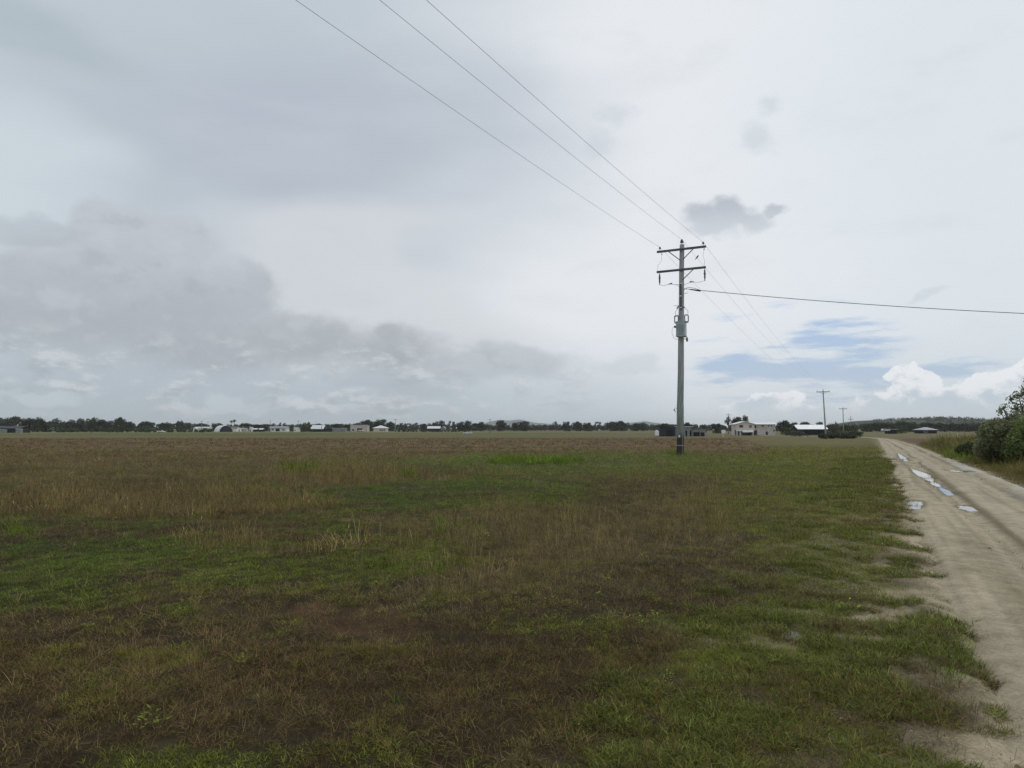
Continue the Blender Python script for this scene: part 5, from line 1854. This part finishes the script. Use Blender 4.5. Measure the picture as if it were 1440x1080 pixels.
# cane along the left wood and a low dark crop line
def crop(segs, name, label, seed, hgt):
    r = np.random.default_rng(seed)
    L = []
    for (p0, p1, d, dep) in segs:
        w_ = (p1 - p0) / 1000 * d
        for i in range(int(w_ / 1.1)):
            px_ = p0 + (p1 - p0) * r.uniform()
            dd = d + r.uniform(0, dep)
            p = at(px_, dd)
            L.append((p.x, p.y, p.z + hgt * r.uniform(.25, .75), hgt * .36))
    V_, F_ = leaf_cloud(L, len(L) * 60, .95, seed, fill=.3)
    tag(link(name, np_mesh(name, V_, F_, M_leaf['green'])), label, 'crop', kind='stuff')


crop([(70, 300, 500, 22)], 'cane_crop', 'tall green cane standing before the left wood', 51, 2.9)
crop([(555, 660, 545, 10)], 'cane_crop', 'low dark green crop strip behind the white utility truck', 52, 1.2)

# long dark clipped hedge by the second pole
r = np.random.default_rng(77)
hp0, hp1 = at(1152, 178), at(1201, 178)
L = []
for i in range(150):
    f_ = r.uniform()
    L.append((hp0.x + (hp1.x - hp0.x) * f_, 178 + r.normal(0, .7), r.uniform(-.6, .1) + (.35 if f_ < .8 else .1) * r.uniform(), r.uniform(.3, .5)))
V_, F_ = leaf_cloud(L, 9000, .22, 77, fill=.5)
V_[:, 0] -= hp0.x; V_[:, 1] -= 178; V_[:, 2] += .8
he = tag(empty('hedge', (hp0.x, 178, -.8)), 'long low dark hedge behind the second pole', 'hedge')
link('foliage', np_mesh('foliage', V_, F_, M_leaf['dark']), he)
m_ = MB()
for i in range(22):
    xx = (hp1.x - hp0.x) * (i + .5) / 22
    m_.tube([(xx, 0, -.1), (xx + .1, .05, .5)], [.03, .015], 5)
m_.build('stems', M_bark, he)

# ------------------------------------------------------------------ hill and mountains
def ridge(name, pts, d, depth, label, material, base=-4, n=160):
    """a hill: profile of (column, row) at distance d, falling off to front and back"""
    px_ = np.linspace(pts[0][0], pts[-1][0], n)
    top = np.interp(px_, [p[0] for p in pts], [p[1] for p in pts])
    top = top + fbm(px_ / 9.0, px_ * 0, 91) * 1.2
    hz_ = EYE + (604 - top) / 1000 * d
    xs_ = (px_ - 720) / 1000 * d
    rows = np.linspace(-1, 1, 25)
    X = np.tile(xs_, (len(rows), 1))
    Y = d + rows[:, None] * depth + 0 * X
    fall = np.cos(rows * math.pi / 2)[:, None] ** 1.1
    Z = base + (hz_[None, :] - base) * fall + fbm(X / (depth * .3), Y / (depth * .3), 93) * 6 * fall * (depth / 400)
    V_ = np.stack([X, Y, Z], -1).reshape(-1, 3)
    ii_ = (np.arange(len(rows) - 1)[:, None] * n + np.arange(n - 1)[None, :]).ravel()
    F_ = np.stack([ii_, ii_ + 1, ii_ + n + 1, ii_ + n], -1)
    o = link(name, np_mesh(name, V_, F_, material, True))
    tag(o, label, 'hill', kind='structure')
    return X, Y, Z


M_hill = mat('forest_floor', (.060, .062, .038), (.036, .040, .025), .9, .02)
X, Y, Z = ridge('hill', [(1150, 606), (1200, 602), (1212, 596), (1225, 591.5), (1240, 590), (1262, 590.5), (1290, 588.5), (1310, 588.8), (1335, 592), (1360, 595), (1420, 597), (1500, 598), (1650, 600)], 1500, 420, 'low forested hill on the right of the skyline', M_hill)
r = np.random.default_rng(8)
L = []
for i in range(2600):
    a, b_ = r.integers(0, 13), r.integers(5, X.shape[1] - 5)
    if Z[a, b_] > 2:
        rr = r.uniform(2.2, 4.2)
        L.append((X[a, b_] + r.normal(0, 4), Y[a, b_] + r.normal(0, 12), Z[a, b_] + rr * .15, rr))
V_, F_ = leaf_cloud(L, len(L) * 22, 2.0, 9, fill=.3)
tag(link('hill_forest', np_mesh('hill_forest', V_, F_, leaf_mat('leaf_hill', (.080, .105, .040), (.034, .048, .020), scale=.02))), 'unbroken dark forest covering the low hill', 'forest', kind='stuff')
M_mtn = mat('far_forest', (.05, .06, .045), (.035, .042, .032), .9, .004)
ridge('mountains', [(640, 603), (672, 599), (688, 592.5), (700, 590.5), (716, 592), (732, 590), (752, 594), (790, 598), (850, 602)], 8700, 1100, 'hazy blue mountain range beyond the tree line', M_mtn, -6)
ridge('mountains', [(830, 603), (862, 599), (884, 594.5), (905, 592.5), (925, 595), (960, 598), (1010, 603)], 8700, 1100, 'second hazy blue mountain left of the main pole', M_mtn, -6)

# ------------------------------------------------------------------ roadside bush on the right
def shrub(name, cat, label, lobes, n, size, leaf, stems, seed, fill=.6):
    cx = sum(l[0] for l in lobes) / len(lobes)
    cy = sum(l[1] for l in lobes) / len(lobes)
    z0 = float(gz(np.array(cx), np.array(cy)))
    e = tag(empty(name, (cx, cy, z0)), label, cat)
    L = [(a - cx, b_ - cy, c_ - z0, d_) for a, b_, c_, d_ in lobes]
    V_, F_ = leaf_cloud(L, n, size, seed, fill=fill)
    keep = V_.reshape(-1, 4, 3)[:, :, 2].min(1) > -.05
    V_ = V_.reshape(-1, 4, 3)[keep].reshape(-1, 3)
    link('crown', np_mesh('crown', V_, np.arange(len(V_)).reshape(-1, 4), leaf), e)
    m_ = MB()
    rr = random.Random(seed)
    for i in range(stems):
        t = L[rr.randrange(len(L))]
        bx, by = t[0] * .35 + rr.uniform(-.2, .2), t[1] * .35 + rr.uniform(-.2, .2)
        m_.tube([(bx, by, -.15), (bx + (t[0] - bx) * .3, by + (t[1] - by) * .3, t[2] * .5), (t[0], t[1], t[2])], [.05, .035, .012], 6)
    m_.build('trunk', M_bark, e)
    return e


def lobes_px(lst, d, jit, seed):
    """lobes measured as (column, row, radius in m) at about distance d"""
    r_ = random.Random(seed)
    out = []
    for px_, py_, rad in lst:
        dd = d + r_.uniform(-jit, jit)
        p = at(px_, dd)
        out.append((p.x, p.y, EYE + (604 - py_) / 1000 * dd, rad * (1.24 if d < 33 else 1)))
    return out


M_bushA = leaf_mat('leaf_olive', (.27, .28, .12), (.09, .105, .05), scale=.9)
M_bushB = leaf_mat('leaf_bush_dark', (.27, .285, .14), (.095, .108, .058), scale=.9)
M_bushC = leaf_mat('leaf_bush_green', (.28, .34, .11), (.095, .125, .045), scale=.9)
shrub('tree', 'tree', 'ragged small leaved tree rising highest at the right verge', lobes_px([
    (1434, 556, .22), (1444, 551, .3), (1424, 562, .2), (1460, 545, .5), (1412, 574, .2), (1408, 580, .14), (1430, 575, .3), (1450, 570, .5), (1480, 548, .7), (1500, 560, 1.0), (1424, 588, .3), (1446, 592, .6),
    (1480, 590, 1.0), (1520, 590, 1.2), (1470, 620, .8)], 31.5, .9, 4), 11000, .10, M_bushB, 16, 4, .95)
shrub('bush', 'bush', 'dense dark bush at the foot of the ragged tree', lobes_px([
    (1384, 636, .28), (1394, 639, .3), (1406, 640, .32), (1420, 640, .35), (1470, 640, .5), (1378, 634, .25), (1395, 604, .35), (1404, 599, .3), (1386, 618, .35), (1400, 622, .5), (1418, 606, .5), (1424, 620, .7), (1440, 612, .8), (1452, 630, .8), (1412, 632, .5), (1392, 632, .35), (1384, 608, .25), (1470, 615, .9), (1380, 628, .3), (1432, 634, .5)], 31.0, 1.1, 5), 40000, .10, M_bushB, 14, 5, .7)
shrub('bush', 'bush', 'lighter green bush growing through the right side of the dark bush', lobes_px([
    (1448, 642, .35), (1434, 600, .3), (1440, 614, .4), (1428, 622, .35), (1450, 602, .5), (1444, 630, .45), (1422, 632, .3), (1465, 620, .6), (1480, 632, .7)], 29.5, .5, 6), 11000, .10, M_bushC, 10, 6, .7)
shrub('bush', 'bush', 'small dark green bush in the grass left of the roadside thicket', lobes_px([(1352, 634, .35), (1362, 632, .4), (1372, 635, .4), (1360, 638, .35), (1381, 638, .35)], 38, .8, 7), 5000, .12, M_leaf['green'], 6, 7)

# ------------------------------------------------------------------ damp air
m = bpy.data.materials.new('damp_air')
m.use_nodes = True
m.node_tree.nodes.clear()
pv = m.node_tree.nodes.new('ShaderNodeVolumePrincipled')
pv.inputs['Color'].default_value = (.92, .96, 1, 1)
pv.inputs['Density'].default_value = .000085
mo = m.node_tree.nodes.new('ShaderNodeOutputMaterial')
m.node_tree.links.new(pv.outputs[0], mo.inputs['Volume'])
hz = MB().box(-9500, 9500, -600, 9900, -9, 132).build('haze', m)
tag(hz, 'thin damp haze lying over the fields', 'haze', kind='stuff')
